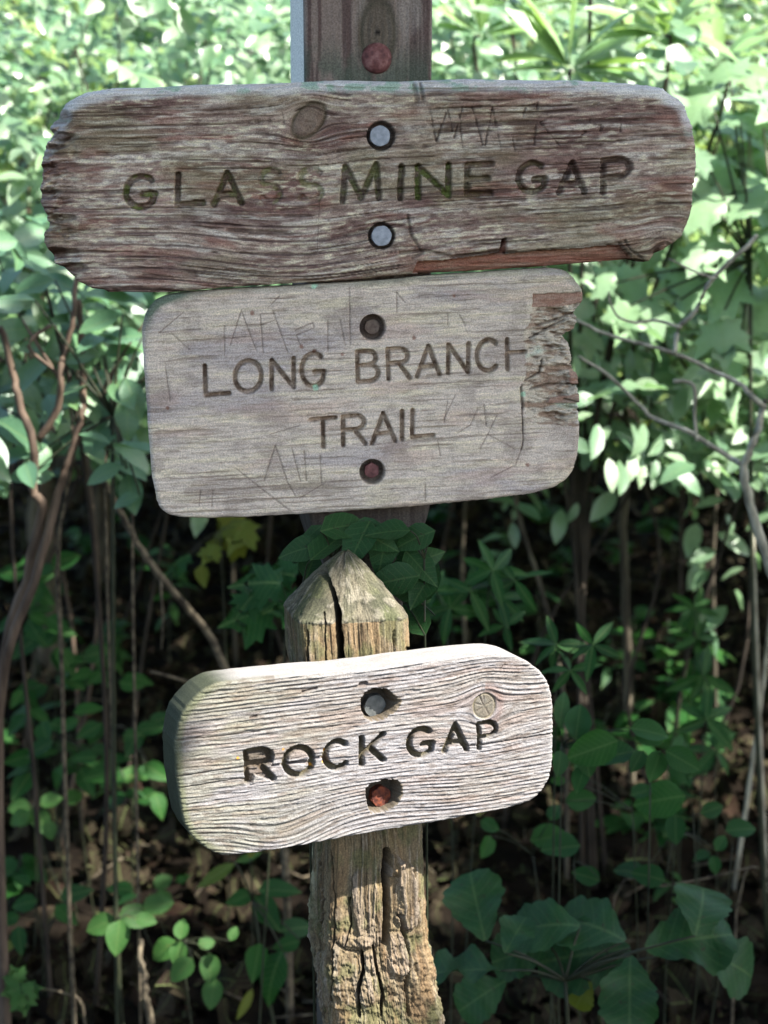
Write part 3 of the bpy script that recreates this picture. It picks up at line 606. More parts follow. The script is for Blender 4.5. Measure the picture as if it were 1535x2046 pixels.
C = mixc(C, lin(146, 143, 140), .5 * sstep(.008, .002, -D) * (U > -.1)); C = mixc(C, lin(88, 92, 66), .75 * sstep(.010, .003, -D) * sstep(-.13, -.18, U))
# knot with radial checks
du = U - kC[0]; dv = V - kC[1]; kr = np.hypot(du / .0125, dv / .0135); th = np.arctan2(dv, du)
k = sstep(1.08, .92, kr); H = H * (1 - k) + (-.0015) * k; C = mixc(C, lin(104, 98, 82), .7 * k); C *= (1 - .35 * k * (fbm(U * 300, V * 300, 122) - .3))[..., None]; C = mixc(C, lin(116, 90, 80), .5 * np.exp(-((kr - 1.5) / .4) ** 2) * (du > 0))
rg = np.exp(-((kr - 1.02) / .07) ** 2); H -= .0018 * rg; C = mixc(C, lin(120, 112, 80), .5 * rg)
for a in (-150, -60, 25, 95, 160):
    k2 = k * np.exp(-((np.abs(((th - math.radians(a) + math.pi) % (2 * math.pi)) - math.pi) * kr * .0125) / .0005) ** 2) * (kr < .85) * sstep(.05, .3, kr); H -= .0012 * k2; C = mixc(C, lin(80, 62, 56), .35 * k2)
# drying cracks
for pth, w, dp in (([(352,1553),(430,1540),(495,1532)], 1.1, .003), ([(357,1575),(480,1555),(495,1560)], 1.0, .003), ([(545,1530),(575,1527),(625,1518),(650,1512)], 2.0, .005), ([(575,1526),(618,1524)], 2.4, .006), ([(880,1492),(960,1490),(1030,1478),(1106,1466)], 1.4, .003), ([(352,1480),(420,1473),(520,1462)], .9, .002), ([(605,1383),(632,1376)], 2.4, .003), ([(720,1368),(732,1366)], 3.2, .004), ([(500,1435),(512,1432)], 2, .002), ([(960,1392),(968,1410)], .9, .002), ([(1000,1338),(1010,1325)], 1., .001), ([(940,1445),(955,1450)], 1.2, .002), ([(730,1548),(800,1535)], 1., .001)):
    s = pxf(frC, pth); d, _, _ = seg_near(U, V, s, False, margin=.01); ww = w * .0005 * (.6 + .9 * fbm(U * 90, V * 90, 125)); k = sstep(ww * 1.6, ww * .3, d); H -= dp * k; C = mixc(C, lin(70, 54, 42), .6 * k)
LET = [('R', (496, 1562), (547, 1556), (493, 1503)), ('O', (571, 1552), (626, 1546), (569, 1497)), ('C', (651, 1538), (699, 1532), (650, 1485)), ('K', (724, 1527), (767, 1519), (723, 1475)), ('G', (819, 1513), (868, 1507), (817, 1460)), ('A', (889, 1501), (933, 1497), (888, 1451)), ('P', (959, 1496), (993, 1491), (957, 1447))]
for ch, bl, br, tl in LET:
    K = np.zeros(U.shape); w = .0036 if ch != 'P' else .0030
    for s in letter(ch, bl, br, tl):
        d, _, _ = seg_near(U, V, frC.uv(*s.T), False, margin=.011); d = d + .0011 * (fbm(U * 260, V * 260, 130) - .5); K = np.maximum(K, sstep(w, w * .72, d))
    H = np.where(K > 0, H * (1 - K) - (.0115 if ch in 'R' else .0098) * K, H); C = mixc(C, lin(78, 70, 44), .85 * K); C = mixc(C, lin(48, 40, 28), K * sstep(.45, .65, fbm(U * 120, V * 120, 131)) * .6)
    if ch == 'R':
        blk = inside(U + .003 * (fbm(U * 110, V * 60, 132) - .5), V, pxf(frC, [(492,1508),(545,1497),(548,1524),(530,1532),(548,1554),(540,1560),(510,1548),(505,1565),(494,1566)])); H = np.where(blk & (K < .5), H - .004 - .003 * fbm(U * 30, V * 320, 133), H); C = mixc(C, lin(74, 62, 50), np.where(blk, .75, 0))
for cx, cy, r in ((652, 1502, 4), (646, 1522, 3.5), (475, 1515, 3), (566, 1497, 3), (625, 1532, 4)):
    c = frC.uv(float(cx), float(cy)); k = sstep(1.1, .6, np.hypot(U - c[0], V - c[1]) / (r * .0005) + .7 * (fbm(U * 350, V * 350, 134) - .5)); C = mixc(C, lin(205, 140, 30), .9 * k)
# ragged bolt pockets, wider towards the right where the wood broke out
def pocket(cx, cy, pts, depth):
    global H, C
    uvp = pxf(frC, pts); U2 = U + .0022 * (fbm(U * 170, V * 330, 140) - .5); V2 = V + .0022 * (fbm(U * 330, V * 170, 141) - .5)
    d, _, _ = seg_near(U2, V2, uvp, True, margin=.03); d[d > 1] = .03; ins = inside(U2, V2, uvp)
    c = frC.uv(float(cx), float(cy)); right = sstep(.012, .028, U - c[0])
    k = np.where(ins, sstep(0, .0016 + .010 * right, d), 0); H = H * (1 - k) - depth * k * (1 - .35 * right); C = mixc(C, lin(96, 84, 62), .75 * np.where(ins, 1, 0)); C = mixc(C, lin(48, 38, 30), .6 * k)
pocket(750, 1410, [(720,1398),(730,1383),(745,1375),(775,1377),(790,1388),(804,1400),(800,1412),(790,1422),(775,1432),(762,1440),(745,1442),(730,1436),(722,1420)], .026)
pocket(760, 1592, [(730,1575),(745,1565),(770,1557),(795,1558),(806,1570),(806,1590),(795,1608),(775,1622),(742,1627),(733,1605)], .026)
post_xy = P(735, 1400, 1.815)
root_l = thing('trail_signpost', 'short weathered post with split pointed top carrying the sunlit ROCK GAP board', 'signpost', (post_xy[0], 1.815, 0))
C *= .80; bC, bk = board_build(frC, oC, U, V, D, NX, NY, H, C, cellC, .050, 'sign_board', M_SILVER, root_l, lambda a, b: lin(128, 125, 122) + (lin(56, 60, 46) - lin(128, 125, 122)) * np.clip(sstep(-.125, -.165, a) + sstep(.0, -.06, b) * .6, 0, 1)[:, None], side_rows=8)  # left end's shade put into the side colour
bC['label'] = 'silvery ridged-grain board carved ROCK GAP'
back_panel(bk, bC, root_l)
hexbolt(frC, frC.uv(750., 1411., -.0165), .0132, -.027, -.0165, M_GUN, bC, rough=.03, rot=5)
b2 = hexbolt(frC, frC.uv(762., 1592., -.0155), .0120, -.027, -.0155, M_RUST, bC, rough=.12, rot=20); b2['label'] = 'crusted orange rusty bolt head'

# short post body: rounded square section, leaning, pyramid top, deep checks
YC = 1.822; psi = math.radians(13)
rows = [(2120, 630, 905), (2016, 619, 885), (1950, 605, 878), (1900, 604, 866), (1800, 610, 856), (1690, 616, 853), (1500, 590, 842), (1330, 560, 827), (1240, 553, 823)]
zr = [float(P(735, r[0], 1.76)[2]) for r in rows]; cr_ = [float(P((r[1] + r[2]) / 2, r[0], YC)[0]) for r in rows]; hr = [float((r[2] - r[1]) / 2 / F_PX * YC) for r in rows]
zr = [-.15] + zr; cr_ = [cr_[0] + .03] + cr_; hr = [hr[0] * 1.1] + hr
z_sh = float(P(690, 1243, 1.765)[2]); z_ap = float(P(690, 1101, YC)[2]); x_ap = float(P(691, 1100, YC)[0])
th_f = np.linspace(-math.pi * .62, math.pi * .62, 470); th_b = np.linspace(math.pi * .62, 2 * math.pi - math.pi * .62, 40)[1:-1]
TH = np.concatenate([th_f, th_b])
zs = np.concatenate([np.linspace(-.15, zr[1], 12)[:-1], np.linspace(zr[1], z_ap, 560)])
T2, Z2 = np.meshgrid(TH, zs)
half = np.interp(Z2, zr, hr) / (math.cos(psi) + math.sin(psi)); cen = np.interp(Z2, zr, cr_)
pyr = np.clip((Z2 - z_sh) / (z_ap - z_sh), 0, 1); cen = np.where(Z2 > z_sh, cen + (x_ap - cen) * pyr, cen)
pw = 9.0
sq = (np.abs(np.cos(T2)) ** pw + np.abs(np.sin(T2)) ** pw) ** (-1 / pw)
scale = np.where(pyr > 0, np.maximum(1 - pyr, 0) ** .80 + .03 * (pyr > .0), 1.0)
R = half * sq * np.minimum(scale, 1)
cx0 = np.sin(T2); cy0 = -np.cos(T2)                            # theta 0 faces the board normal
nxr = cx0 * math.cos(psi) - cy0 * math.sin(psi); nyr = cx0 * math.sin(psi) + cy0 * math.cos(psi)
per = T2 * .06
ve = fbm(per * 150 + 2 * fbm(per * 30, Z2 * 20, 149), Z2 * 12, 151, 4); vf = fbm(per * 600, Z2 * 26, 152, 3); bl = fbm(per * 26, Z2 * 11, 153, 3); ru = fbm(per * 130, Z2 * 130, 154, 3)
lowf = sstep(P(0, 1760, 1.76)[2], P(0, 1900, 1.76)[2], Z2)
hf = fbm(per * 900, Z2 * 300, 159, 3); disp = .0042 * (ve - .5) + .0026 * (vf - .5) + .0016 * (hf - .5) * (.5 + lowf) + .012 * (bl - .5) * (.4 + .8 * lowf) + .008 * lowf * (ru - .5)
disp = np.where(pyr > 0, .005 * (ru - .5) + .006 * (bl - .5) + .0025 * (vf - .5) * (1 - pyr), disp)
Rb = R + disp
PX, PY = project(np.stack([cen + nxr * R, YC + nyr * R, Z2], -1)); front = (np.cos(T2) > -.2)
crk = np.zeros(R.shape); rid = np.zeros(R.shape)
def pix_path(pth, w, jitter=0.0):
    d, _, _ = seg_near(PX + jitter * (fbm(PX / 9, PY / 16, 160) - .5), PY, np.array(pth, float), False, margin=40); return sstep(w * 1.15, w * .55, d) * front
disp2 = np.zeros(R.shape)
for pth, w, dp in (([(640,1128),(652,1160),(665,1196),(673,1222),(677,1278),(681,1335)], 8.0, .05), ([(772,1700),(769,1745),(772,1792),(774,1839),(768,1884)], 7.5, .035), ([(797,1828),(806,1863),(816,1910),(811,1957),(818,2030)], 4.2, .022), ([(722,1905),(727,1938),(717,1968),(716,2030)], 4.2, .02), ([(787,1262),(789,1290),(789,1312)], 2.6, .012), ([(745,1890),(752,1930),(765,1990),(762,2030)], 3, .010), ([(697,1795),(701,1850),(690,1890)], 2.2, .007), ([(648,1225),(650,1290),(652,1330)], 1.8, .006), ([(672,1885),(690,1900),(722,1905)], 2.0, .008), ([(615,1260),(617,1330)], 2.2, .006), ([(640,1700),(645,1800),(640,1900)], 2.2, .005), ([(660,1700),(668,1800),(664,2000)], 1.8, .005), ([(818,1297),(822,1299)], 4, .012)):
    k = pix_path(pth, w, 7.0); disp2 -= dp * k; crk = np.maximum(crk, k)
for pth, w, dp in (([(800,1735),(812,1780),(812,1840)], 17, .011), ([(728,1760),(733,1830),(740,1870)], 24, .006), ([(795,1885),(800,1930)], 20, .008), ([(640,1915),(650,2000)], 14, .004), ([(740,1920),(735,1990)], 18, .007), ([(785,1715),(780,1740)], 9, .010), ([(690,1880),(730,1885)], 10, .006)):
    d, _, _ = seg_near(PX, PY, np.array(pth, float), False, margin=60); k = sstep(w * 1.2, w * .8, d + 14 * (ru - .5) + 8 * (hf - .5)) * front; disp2 += .6 * dp * k * (.7 + .6 * vf); rid = np.maximum(rid, k)
Rb = np.maximum(Rb + disp2, .001)
VX = np.stack([cen + nxr * Rb, YC + nyr * Rb, Z2 + np.where(pyr > 0, .004 * (bl - .5), 0)], -1)
C = np.empty(R.shape + (3,)); C[:] = lin(112, 100, 80)
C = mixc(C, lin(66, 54, 40), .8 * sstep(.42, .62, ve)); C = mixc(C, lin(136, 128, 116), .7 * sstep(.52, .68, vf) * sstep(.4, .6, bl)); C = mixc(C, lin(84, 88, 58), .55 * sstep(.48, .66, fbm(per * 60, Z2 * 40, 155)))
C = mixc(C, lin(126, 104, 78), .45 * sstep(.54, .68, fbm(per * 90, Z2 * 22, 156))); C = mixc(C, lin(130, 119, 110), .5 * rid * sstep(.35, .6, vf))
C = np.where((pyr > 0)[..., None], mixc(mixc(mixc(np.broadcast_to(lin(98, 94, 82), C.shape), lin(80, 84, 62), sstep(.4, .62, bl)), lin(70, 70, 60), .7 * sstep(.5, .66, fbm(per * 90, Z2 * 60, 157))), lin(126, 122, 112), .6 * sstep(.55, .7, ru)), C)
C *= (.50 + .62 * hf)[..., None] * np.array([1., .96, .88]); C = mixc(C, lin(38, 30, 24), .7 * crk)
lich = sstep(.5, .6, fbm(PX / 7, PY / 26, 158)) * np.exp(-((PX - (622 - 10 * sstep(1700, 1850, PY))) / 9) ** 2) * (PY > 1690); C = mixc(C, lin(190, 186, 150), .8 * lich)
n1, n2 = T2.shape; idx = np.arange(n1 * n2).reshape(n1, n2); nx_ = np.roll(idx, -1, 1)
qd = np.stack([idx[:-1], nx_[:-1], nx_[1:], idx[1:]], -1).reshape(-1, 4)
mesh_obj('post', VX.reshape(-1, 3), qd, M_POST, root_l, colors=np.clip(C.reshape(-1, 3), .003, .9))

# ------------------------------------------------------------------ leaves
def leaf_strip(ws, fold=.25, curl=.25, n=None, wave=0.0, twist=0.0):
    """ws: half widths along the length 0..1; unit length along +x, normal +z, base at origin"""
    n = len(ws); V = []; UV = []; Fc = []
    for i, w in enumerate(ws):
        t = i / (n - 1); x = math.sin(t * curl * 1.2) / (curl * 1.2) if curl else t; z = -(1 - math.cos(t * curl * 1.2)) / (curl * 1.2) if curl else 0
        wv = wave * math.sin(t * 11 + .7)
        V += [(x, w, z + abs(w) * fold + wv * w), (x, 0, z), (x, -w, z + abs(w) * fold - wv * w)]; UV += [(t, .5 + w * 1.4), (t, .5), (t, .5 - w * 1.4)]
    for i in range(n - 1):
        a = i * 3; b = a + 3; Fc += [(a, a + 1, b + 1, b), (a + 1, a + 2, b + 2, b + 1)]
    return np.array(V), Fc, np.array(UV)
def prof(kind, n):
    t = np.linspace(0, 1, n)
    if kind == 'ovate': w = .30 * np.sin(math.pi * t ** .72) ** .85 * (1 - .12 * t)
    elif kind == 'ellip': w = .215 * np.sin(math.pi * t ** .9) ** .8
    elif kind == 'lance': w = .15 * np.sin(math.pi * t ** .85) ** .9
    elif kind == 'narrow': w = .125 * np.sin(math.pi * t ** 1.15) ** .6
    elif kind == 'round': w = .40 * np.sin(math.pi * t ** .8) ** .7
    elif kind == 'oak': w = (.03 + .33 * np.sin(math.pi * np.clip(t * .95, 0, 1) ** 1.5) ** .62) * (1 + .07 * np.sin(t * 34)); w[-1] = .10
    w = np.clip(w, .004, None); return w
MAPLE = [(0, .0), (-.05, .10), (.02, .27), (-.03, .43), (.17, .34), (.30, .55), (.38, .47), (.62, .58), (.54, .36), (.47, .19), (.64, .25), (.73, .13), (1.0, .004)]
def leaf_maple(curl=.3):
    V = []; UV = []; Fc = []; n = len(MAPLE)
    for i, (x, w) in enumerate(MAPLE):
        m = (i / (n - 1)) ** 1.1
        for sgn in (1, 0, -1):
            xx = x if sgn else m; ww = w * sgn; r = math.hypot(xx, ww)
            V.append((xx, ww, -.16 * curl * r * r * 2 + .05 * math.sin(7 * ww + 3 * xx) * (1 if sgn else 0))); UV.append((xx, .5 + ww * .9))
    for i in range(n - 1):
        a = i * 3; b = a + 3; Fc += [(a, a + 1, b + 1, b), (a + 1, a + 2, b + 2, b + 1)]
    return np.array(V), Fc, np.array(UV)
LEAFGEO = {}
for kd_, nn in (('ovate', 7), ('ellip', 7), ('lance', 7), ('narrow', 7), ('round', 8), ('oak', 17)):
    LEAFGEO[kd_] = [leaf_strip(prof(kd_, nn), f, c, wave=w) for f, c, w in ((.25, .3, .05), (.12, .7, .12), (.4, .15, .1))]
LEAFGEO['oak'] = [leaf_strip(prof('oak', 17), f, c, wave=w) for f, c, w in ((.18, .5, .35), (.05, .9, .25), (.35, .25, .45))]
LEAFGEO['maple'] = [leaf_maple(.2), leaf_maple(.9), leaf_maple(1.6)]
LEAFGEO['flat'] = [leaf_strip(np.array([.05, .34, .04]), .15, .3)]
LEAFGEO['small'] = [leaf_strip(prof('ovate', 4), .3, .3), leaf_strip(prof('ellip', 4), .2, .5)]
LEAFGEO['dead'] = [leaf_strip(prof('oak', 9), .5, 1.2, wave=.5), leaf_strip(prof('ovate', 5), .3, 1.6, wave=.4), leaf_strip(prof('oak', 9), -.3, -.9, wave=.3)]
LEAFMESH = {}
def leaf_mesh(kind, v, mat):
    key = (kind, v, mat.name)
    if key not in LEAFMESH:
        V_, F_, UV_ = LEAFGEO[kind][v]; me = bpy.data.meshes.new('leaf'); me.from_pydata(V_.tolist(), [], F_); me.update()
        ul = me.uv_layers.new(name='UVMap')
        for lp in me.loops: ul.data[lp.index].uv = UV_[lp.vertex_index]
        me.polygons.foreach_set('use_smooth', np.ones(len(me.polygons), bool)); me.materials.append(mat); LEAFMESH[key] = me
    return LEAFMESH[key]
def basis(a, n):
    a = a / np.linalg.norm(a); n = n - a * (n @ a); n = n / (np.linalg.norm(n) + 1e-9); return a, np.cross(n, a), n
def add_leaf(parent, p, axis, normal, size, kind, mat, v=None, name='leaf', wide=1.0):
    v = random.randrange(len(LEAFGEO[kind])) if v is None else v
    a, b, n = basis(np.asarray(axis, float), np.asarray(normal, float)); o = bpy.data.objects.new(name, leaf_mesh(kind, v, mat)); col.objects.link(o); o.parent = parent
    loc = np.asarray(p, float) - WLOC[parent.name]; M = np.eye(4); M[:3, 0] = a * size; M[:3, 1] = b * size * wide; M[:3, 2] = n * size; M[:3, 3] = loc
    o.matrix_basis = Matrix(M.tolist()); return o
def bulk_leaves(name, Pp, A, Nn, S_, kind, mat, parent, kind_tag='stuff', base=None):
    """many leaves merged into one mesh (stuff)"""
    if len(Pp) == 0: return None
    A = A / np.linalg.norm(A, axis=1)[:, None]; Nn = Nn - A * (Nn * A).sum(1)[:, None]; Nn /= np.linalg.norm(Nn, axis=1)[:, None] + 1e-9; B = np.cross(Nn, A)
    var = rng.integers(0, len(LEAFGEO[kind]), len(Pp)); Vs = []; Fs = []; Us = []; off = 0
    for v in range(len(LEAFGEO[kind])):
        m = var == v
        if not m.any(): continue
        V_, F_, U_ = LEAFGEO[kind][v]; k = len(V_)
        w = Pp[m][:, None] + S_[m][:, None, None] * (V_[None, :, 0:1] * A[m][:, None] + V_[None, :, 1:2] * B[m][:, None] + V_[None, :, 2:3] * Nn[m][:, None])
        f = np.array(F_)[None] + (np.arange(m.sum()) * k)[:, None, None] + off; Vs.append(w.reshape(-1, 3)); Fs.append(f.reshape(-1, 4)); Us.append(np.tile(U_, (m.sum(), 1))); off += k * m.sum()
    return mesh_obj(name, np.concatenate(Vs), np.concatenate(Fs), mat, parent, uv=np.concatenate(Us), kind=kind_tag, base=base)

# ------------------------------------------------------------------ thicket behind the signposts
def rnd_dirs(n, up=.5, sunw=.35, spread=.55):
    d = rng.normal(size=(n, 3)) * spread + np.array([0, 0, up]) + L * sunw; return d / np.linalg.norm(d, axis=1)[:, None]
def shrub(name, label, group, cx, cy, w, d, z0, z1, n, size, kind, mat, nobj, stem_mat=None, fillkind='small', stems=1, cat='shrub', stem_r=.006, dens_bottom=1.0):
    gz = float(hz(cx, cy)); root = thing(name, label, cat, (cx, cy, gz), group)
    # clumped leaf positions: twig ends, leaves round them
    per_tw = 9 if size < .09 else 5
    nt = max(6, int(n / per_tw * 1.35)); t = rng.random((nt, 3)) * 2 - 1; t = t[(t ** 2).sum(1) < 1.25]
    tw = np.stack([cx + t[:, 0] * w, cy + t[:, 1] * d, (z0 + z1) / 2 + t[:, 2] * (z1 - z0) / 2], -1)
    if n > 800: tw = tw[fbm(tw[:, 0] * 5 + cy, tw[:, 2] * 6 + tw[:, 1] * 2, 300) > .40]
    nt = len(tw); td = rng.normal(size=(nt, 3)) * [1, .8, .35] + np.array([0, -.45, .1]); td /= np.linalg.norm(td, axis=1)[:, None]
    tn = rnd_dirs(nt, .45, .65, .30) + np.array([0, -.38, 0]); sd = np.cross(tn, td); sd /= np.linalg.norm(sd, axis=1)[:, None] + 1e-9
    ti = np.arange(n) % nt; k = (np.arange(n) // nt) + rng.random(n) * .5; sgn = np.where(rng.random(n) < .5, 1, -1)
    Pp = tw[ti] + td[ti] * ((k * .62 - 1.5) * size)[:, None] + rng.normal(size=(n, 3)) * .08 * size
    A = td[ti] * (.45 + .3 * rng.random(n))[:, None] + sd[ti] * (sgn * (.6 + .5 * rng.random(n)))[:, None] + rng.normal(size=(n, 3)) * .16; Nn = tn[ti] + rng.normal(size=(n, 3)) * .30; S_ = size * (.65 + .7 * rng.random(n))
    px, py = project(Pp); inf = (px > -40) & (px < 1575) & (py > -40) & (py < 2086)
    order = np.argsort(np.where(inf, Pp[:, 1] - S_ * 2, 99)); pick = order[:nobj]; pick = pick[inf[pick]]; rest = np.setdiff1d(np.arange(n), pick)
    for i in pick: add_leaf(root, Pp[i], A[i], Nn[i], S_[i], kind, mat)
    bulk_leaves('foliage', Pp[rest], A[rest], Nn[rest], S_[rest], fillkind if kind not in ('maple',) else 'maple', mat, root)
    parts = []
    for s in range(stems):
        j = rng.integers(0, nt); e = tw[j]; b = np.array([cx + rng.normal() * .05, cy + rng.normal() * .05, gz - .03]); m1 = b + (e - b) * .4 + rng.normal(size=3) * [.05, .05, .02]; m2 = b + (e - b) * .75 + rng.normal(size=3) * .04
        pth = smooth_path([b, m1, m2, e], 4); st = mesh_obj('stem', *tube(pth, np.linspace(stem_r, .003, len(pth)), 6, .2), stem_mat or M_SHOOT, root)
    tp = []
    for i in range(min(nt, 40)):                                # twigs feeding the leaf clumps
        j = rng.integers(0, nt); a = np.array([cx, cy, z0]) * .5 + tw[j] * .5 + rng.normal(size=3) * .04; tp.append(tube([a, (a + tw[j]) / 2 + rng.normal(size=3) * .02, tw[j]], [.0035, .0025, .0015], 4))
    mesh_obj('twigs', *join(tp), stem_mat or M_SHOOT, root, kind='stuff')
    return root
L1 = ['green shrub with small oval leaves in the sunlit thicket behind the tall signpost', 'yellow-green shrub with slender leaves in the sunlit thicket', 'round-leaved shrub in the sunlit thicket behind the tall signpost', 'dark glossy-leaved shrub deep in the thicket']
G1 = ['small oval-leaved thicket shrubs', 'slender yellow-green thicket shrubs', 'round-leaved thicket shrubs', 'glossy thicket shrubs']
SI = (0, 0, 2, 1, 1, 0, 3, 0, 2, 0, 0, 3, 1, 0)
M_LEAF_SUN2 = leaf_mat('yellow_green_leaf', [(.12, .20, .06), (.18, .28, .08), (.24, .33, .10), (.08, .14, .05)], rough=.36, spec=.6, tcol=(.34, .46, .08), trans=.4)
SPEC = [('ovate', M_LEAF_SUN), ('ellip', M_LEAF_SUN2), ('round', M_LEAF_SUN), ('ellip', M_LEAF_LAUREL)]
for si, (cx, cy, w, d, z0, z1, n, size, no) in enumerate(((-.62, 4.1, .50, .45, 1.15, 2.25, 1500, .058, 150), (-.15, 4.4, .48, .45, 1.15, 2.3, 1400, .066, 150), (.35, 4.2, .45, .45, 1.2, 2.2, 1300, .062, 150), (.85, 4.95, .55, .5, 1.0, 2.2, 2200, .062, 120),
                                          (-1.1, 4.5, .55, .5, 1.1, 2.3, 1500, .052, 110), (1.6, 5.1, .6, .6, .95, 1.7, 1900, .062, 40), (-.9, 5.4, .7, .6, .95, 2.6, 4600, .065, 40), (.1, 5.5, .7, .6, .95, 2.6, 4600, .065, 40), (1.0, 5.5, .7, .6, .95, 2.6, 4600, .065, 40), (-1.8, 5.2, .6, .8, .9, 2.5, 3600, .065, 0), (1.9, 5.4, .6, .8, .9, 2.6, 4200, .065, 0), (-.6, 6.6, .9, .7, .75, 3.0, 4600, .075, 20), (.7, 6.6, .9, .7, .75, 3.0, 4600, .075, 20), (2.2, 6.6, .9, .8, .7, 3.0, 4200, .075, 0))):
    shrub('thicket_shrub', L1[SI[si]], G1[SI[si]], cx, cy, w, d, z0, z1, n, size, SPEC[SI[si]][0], SPEC[SI[si]][1], no)
shrub('laurel_shrub', 'laurel shrub with reddish stems and big dark leaves left of the LONG BRANCH TRAIL board', None, -.62, 3.35, .20, .25, 1.12, 1.62, 260, .085, 'ellip', M_LEAF_LAUREL, 200, stems=2, fillkind='ellip')
shrub('broadleaf_shrub', 'low pale green shrub right of the LONG BRANCH TRAIL board', None, .76, 4.15, .40, .36, 1.07, 1.38, 900, .078, 'ellip', M_LEAF_SUN, 290, stems=3, fillkind='ellip')
shrub('maple_sapling', 'sunlit maple sapling with pale lobed leaves beside the right end of the GLASSMINE GAP board', None, .92, 3.9, .17, .24, 1.32, 2.05, 55, .15, 'maple', M_LEAF_MAPLE, 55, stems=2, cat='sapling', stem_mat=M_TWIG)
shrub('maple_sapling', 'broad-leaved sapling growing behind the left end of the GLASSMINE GAP board', None, -.82, 4.05, .24, .25, 1.32, 1.80, 130, .085, 'ovate', M_LEAF_SUN, 120, stems=2, cat='sapling', stem_mat=M_STEM)
# rhododendron with whorls of long leaves above the board's right half
gzz = float(hz(.5, 3.9)); rh = thing('rhododendron', 'rhododendron with whorls of long pale leaves above the right half of the GLASSMINE GAP board', 'shrub', (.5, 3.9, gzz))
for wi, (px, py, Yd, nl, ln) in enumerate(((1140, 140, 3.2, 15, .125), (1330, 70, 3.35, 13, .125), (1240, 20, 3.6, 11, .12), (960, 70, 3.7, 10, .11), (1440, 130, 3.6, 10, .11), (1030, 10, 3.9, 9, .11), (1320, 200, 3.7, 9, .10), (1180, -20, 3.4, 9, .12))):
    Yd += .30; ln *= 1.30; c = P(px, py, Yd)
    for k in range(nl):
        a = 2 * math.pi * k / nl + random.uniform(-.25, .25); el = random.uniform(-.15, 1.05)
        ax = np.array([math.cos(a) * math.cos(el), .32 * math.sin(a) * math.cos(el), math.sin(el) + .1]); nm = np.array([-ax[0] * .4, -.45, .9]) + rng.normal(size=3) * .2
        add_leaf(rh, c + ax * .012, ax, nm, ln * random.uniform(.75, 1.15), 'narrow', M_LEAF_RHODO)
    pth = smooth_path([[.5 + random.uniform(-.04, .04), 3.9, gzz - .02], [.45 + .1 * (c[0] - .4), 3.95, 1.0], c - np.array([0, 0, .12]), c], 4); mesh_obj('stem', *tube(pth, np.linspace(.006, .004, len(pth)), 6), M_SHOOT, rh)

def path_thing(name, label, cat, groups, mat, Yd, part='twig', group=None, seg=7):
    """a branching thing traced as pixel paths at a given distance; each path is a part"""
    b = P(*groups[0][0][0], Yd); root = thing(name, label, cat, (b[0], Yd, float(hz(b[0], Yd))), group)
    for pts, r0, r1 in groups:
        w = np.array([P(x, y, Yd) for x, y in pts])
        gnd = float(hz(w[0][0], Yd)) - .03
        if (pts is groups[0][0] or pts[0][1] > 1150) and w[0][2] > gnd + .02 and pts[0][1] > pts[-1][1]: w = np.concatenate([[[w[0][0] + .25 * (w[0][0] - w[1][0]), Yd, gnd]], w])
        w[:, 1] += np.cumsum(rng.normal(size=len(w)) * .015) * (np.arange(len(w)) > 0); w = smooth_path(w, 4)
        w += rng.normal(size=w.shape) * r0 * .12
        mesh_obj(part, *tube(w, np.linspace(r0, r1, len(w)), seg, .12), mat, root)
    return root
path_thing('bare_branch', 'bare pale grey branch with forked twigs right of the LONG BRANCH TRAIL board', 'branch', [
    ([(1720,1650),(1600,1300),(1530,1100),(1496,1001),(1480,927),(1505,875),(1530,800)], .011, .006), ([(1480,927),(1472,922),(1385,869),(1322,846),(1295,822),(1237,764),(1168,719)], .0055, .0025),
    ([(1530,815),(1505,795),(1477,766),(1417,737),(1349,706),(1221,671),(1155,640)], .0055, .0025), ([(1349,706),(1361,656),(1390,624),(1426,558),(1488,500),(1520,470)], .0045, .004), ([(1361,655),(1314,641),(1274,645),(1237,634),(1218,605),(1215,582)], .003, .0016), ([(1426,557),(1380,540),(1332,516)], .0025, .0014),
    ([(1345,760),(1385,770),(1388,830),(1392,880)], .004, .003)], M_TWIG, 2.95)
path_thing('shrub_stems', 'crooked reddish brown stems forking left of the LONG BRANCH TRAIL board', 'stems', [
    ([(0,1420),(60,1150),(90,1013),(74,970),(74,882),(44,801),(30,743),(5,650)], .011, .006), ([(75,882),(118,813),(126,753),(132,702),(150,632),(150,563),(155,480)], .0075, .004), ([(10,1420),(80,1150),(118,1002),(132,940),(150,887),(166,829),(163,759),(162,679),(158,600)], .0095, .006),
    ([(100,650),(60,690),(110,740),(125,760)], .004, .003), ([(165,829),(205,790),(235,720),(290,640)], .0035, .002), ([(120,760),(70,680),(35,640)], .004, .002)], M_STEM, 3.05, part='stem')
path_thing('shrub_stems', 'thin pale grey stems rising between the laurel leaves', 'stems', [
    ([(130,1380),(128,1100),(134,1002),(150,919),(150,863),(141,813),(140,760)], .0045, .003), ([(262,1200),(262,1000),(258,930),(240,870),(235,800)], .003, .002), ([(215,1180),(212,950),(218,860),(222,820)], .003, .002), ([(196,815),(215,760),(250,700)], .004, .0025), ([(255,895),(280,830),(300,770)], .003, .002)], M_DEAD, 3.12, part='stem')
path_thing('leaning_sapling', 'grey bare sapling stem leaning down behind the left end of the ROCK GAP board', 'sapling', [
    ([(560,1620),(490,1440),(440,1335),(400,1262),(355,1205),(300,1135),(262,1080),(228,1030),(190,950)], .0085, .0065), ([(320,1160),(328,1230),(322,1300)], .003, .002), ([(300,1342),(340,1352),(378,1370)], .003, .003)], M_DEAD, 3.3, part='stem')
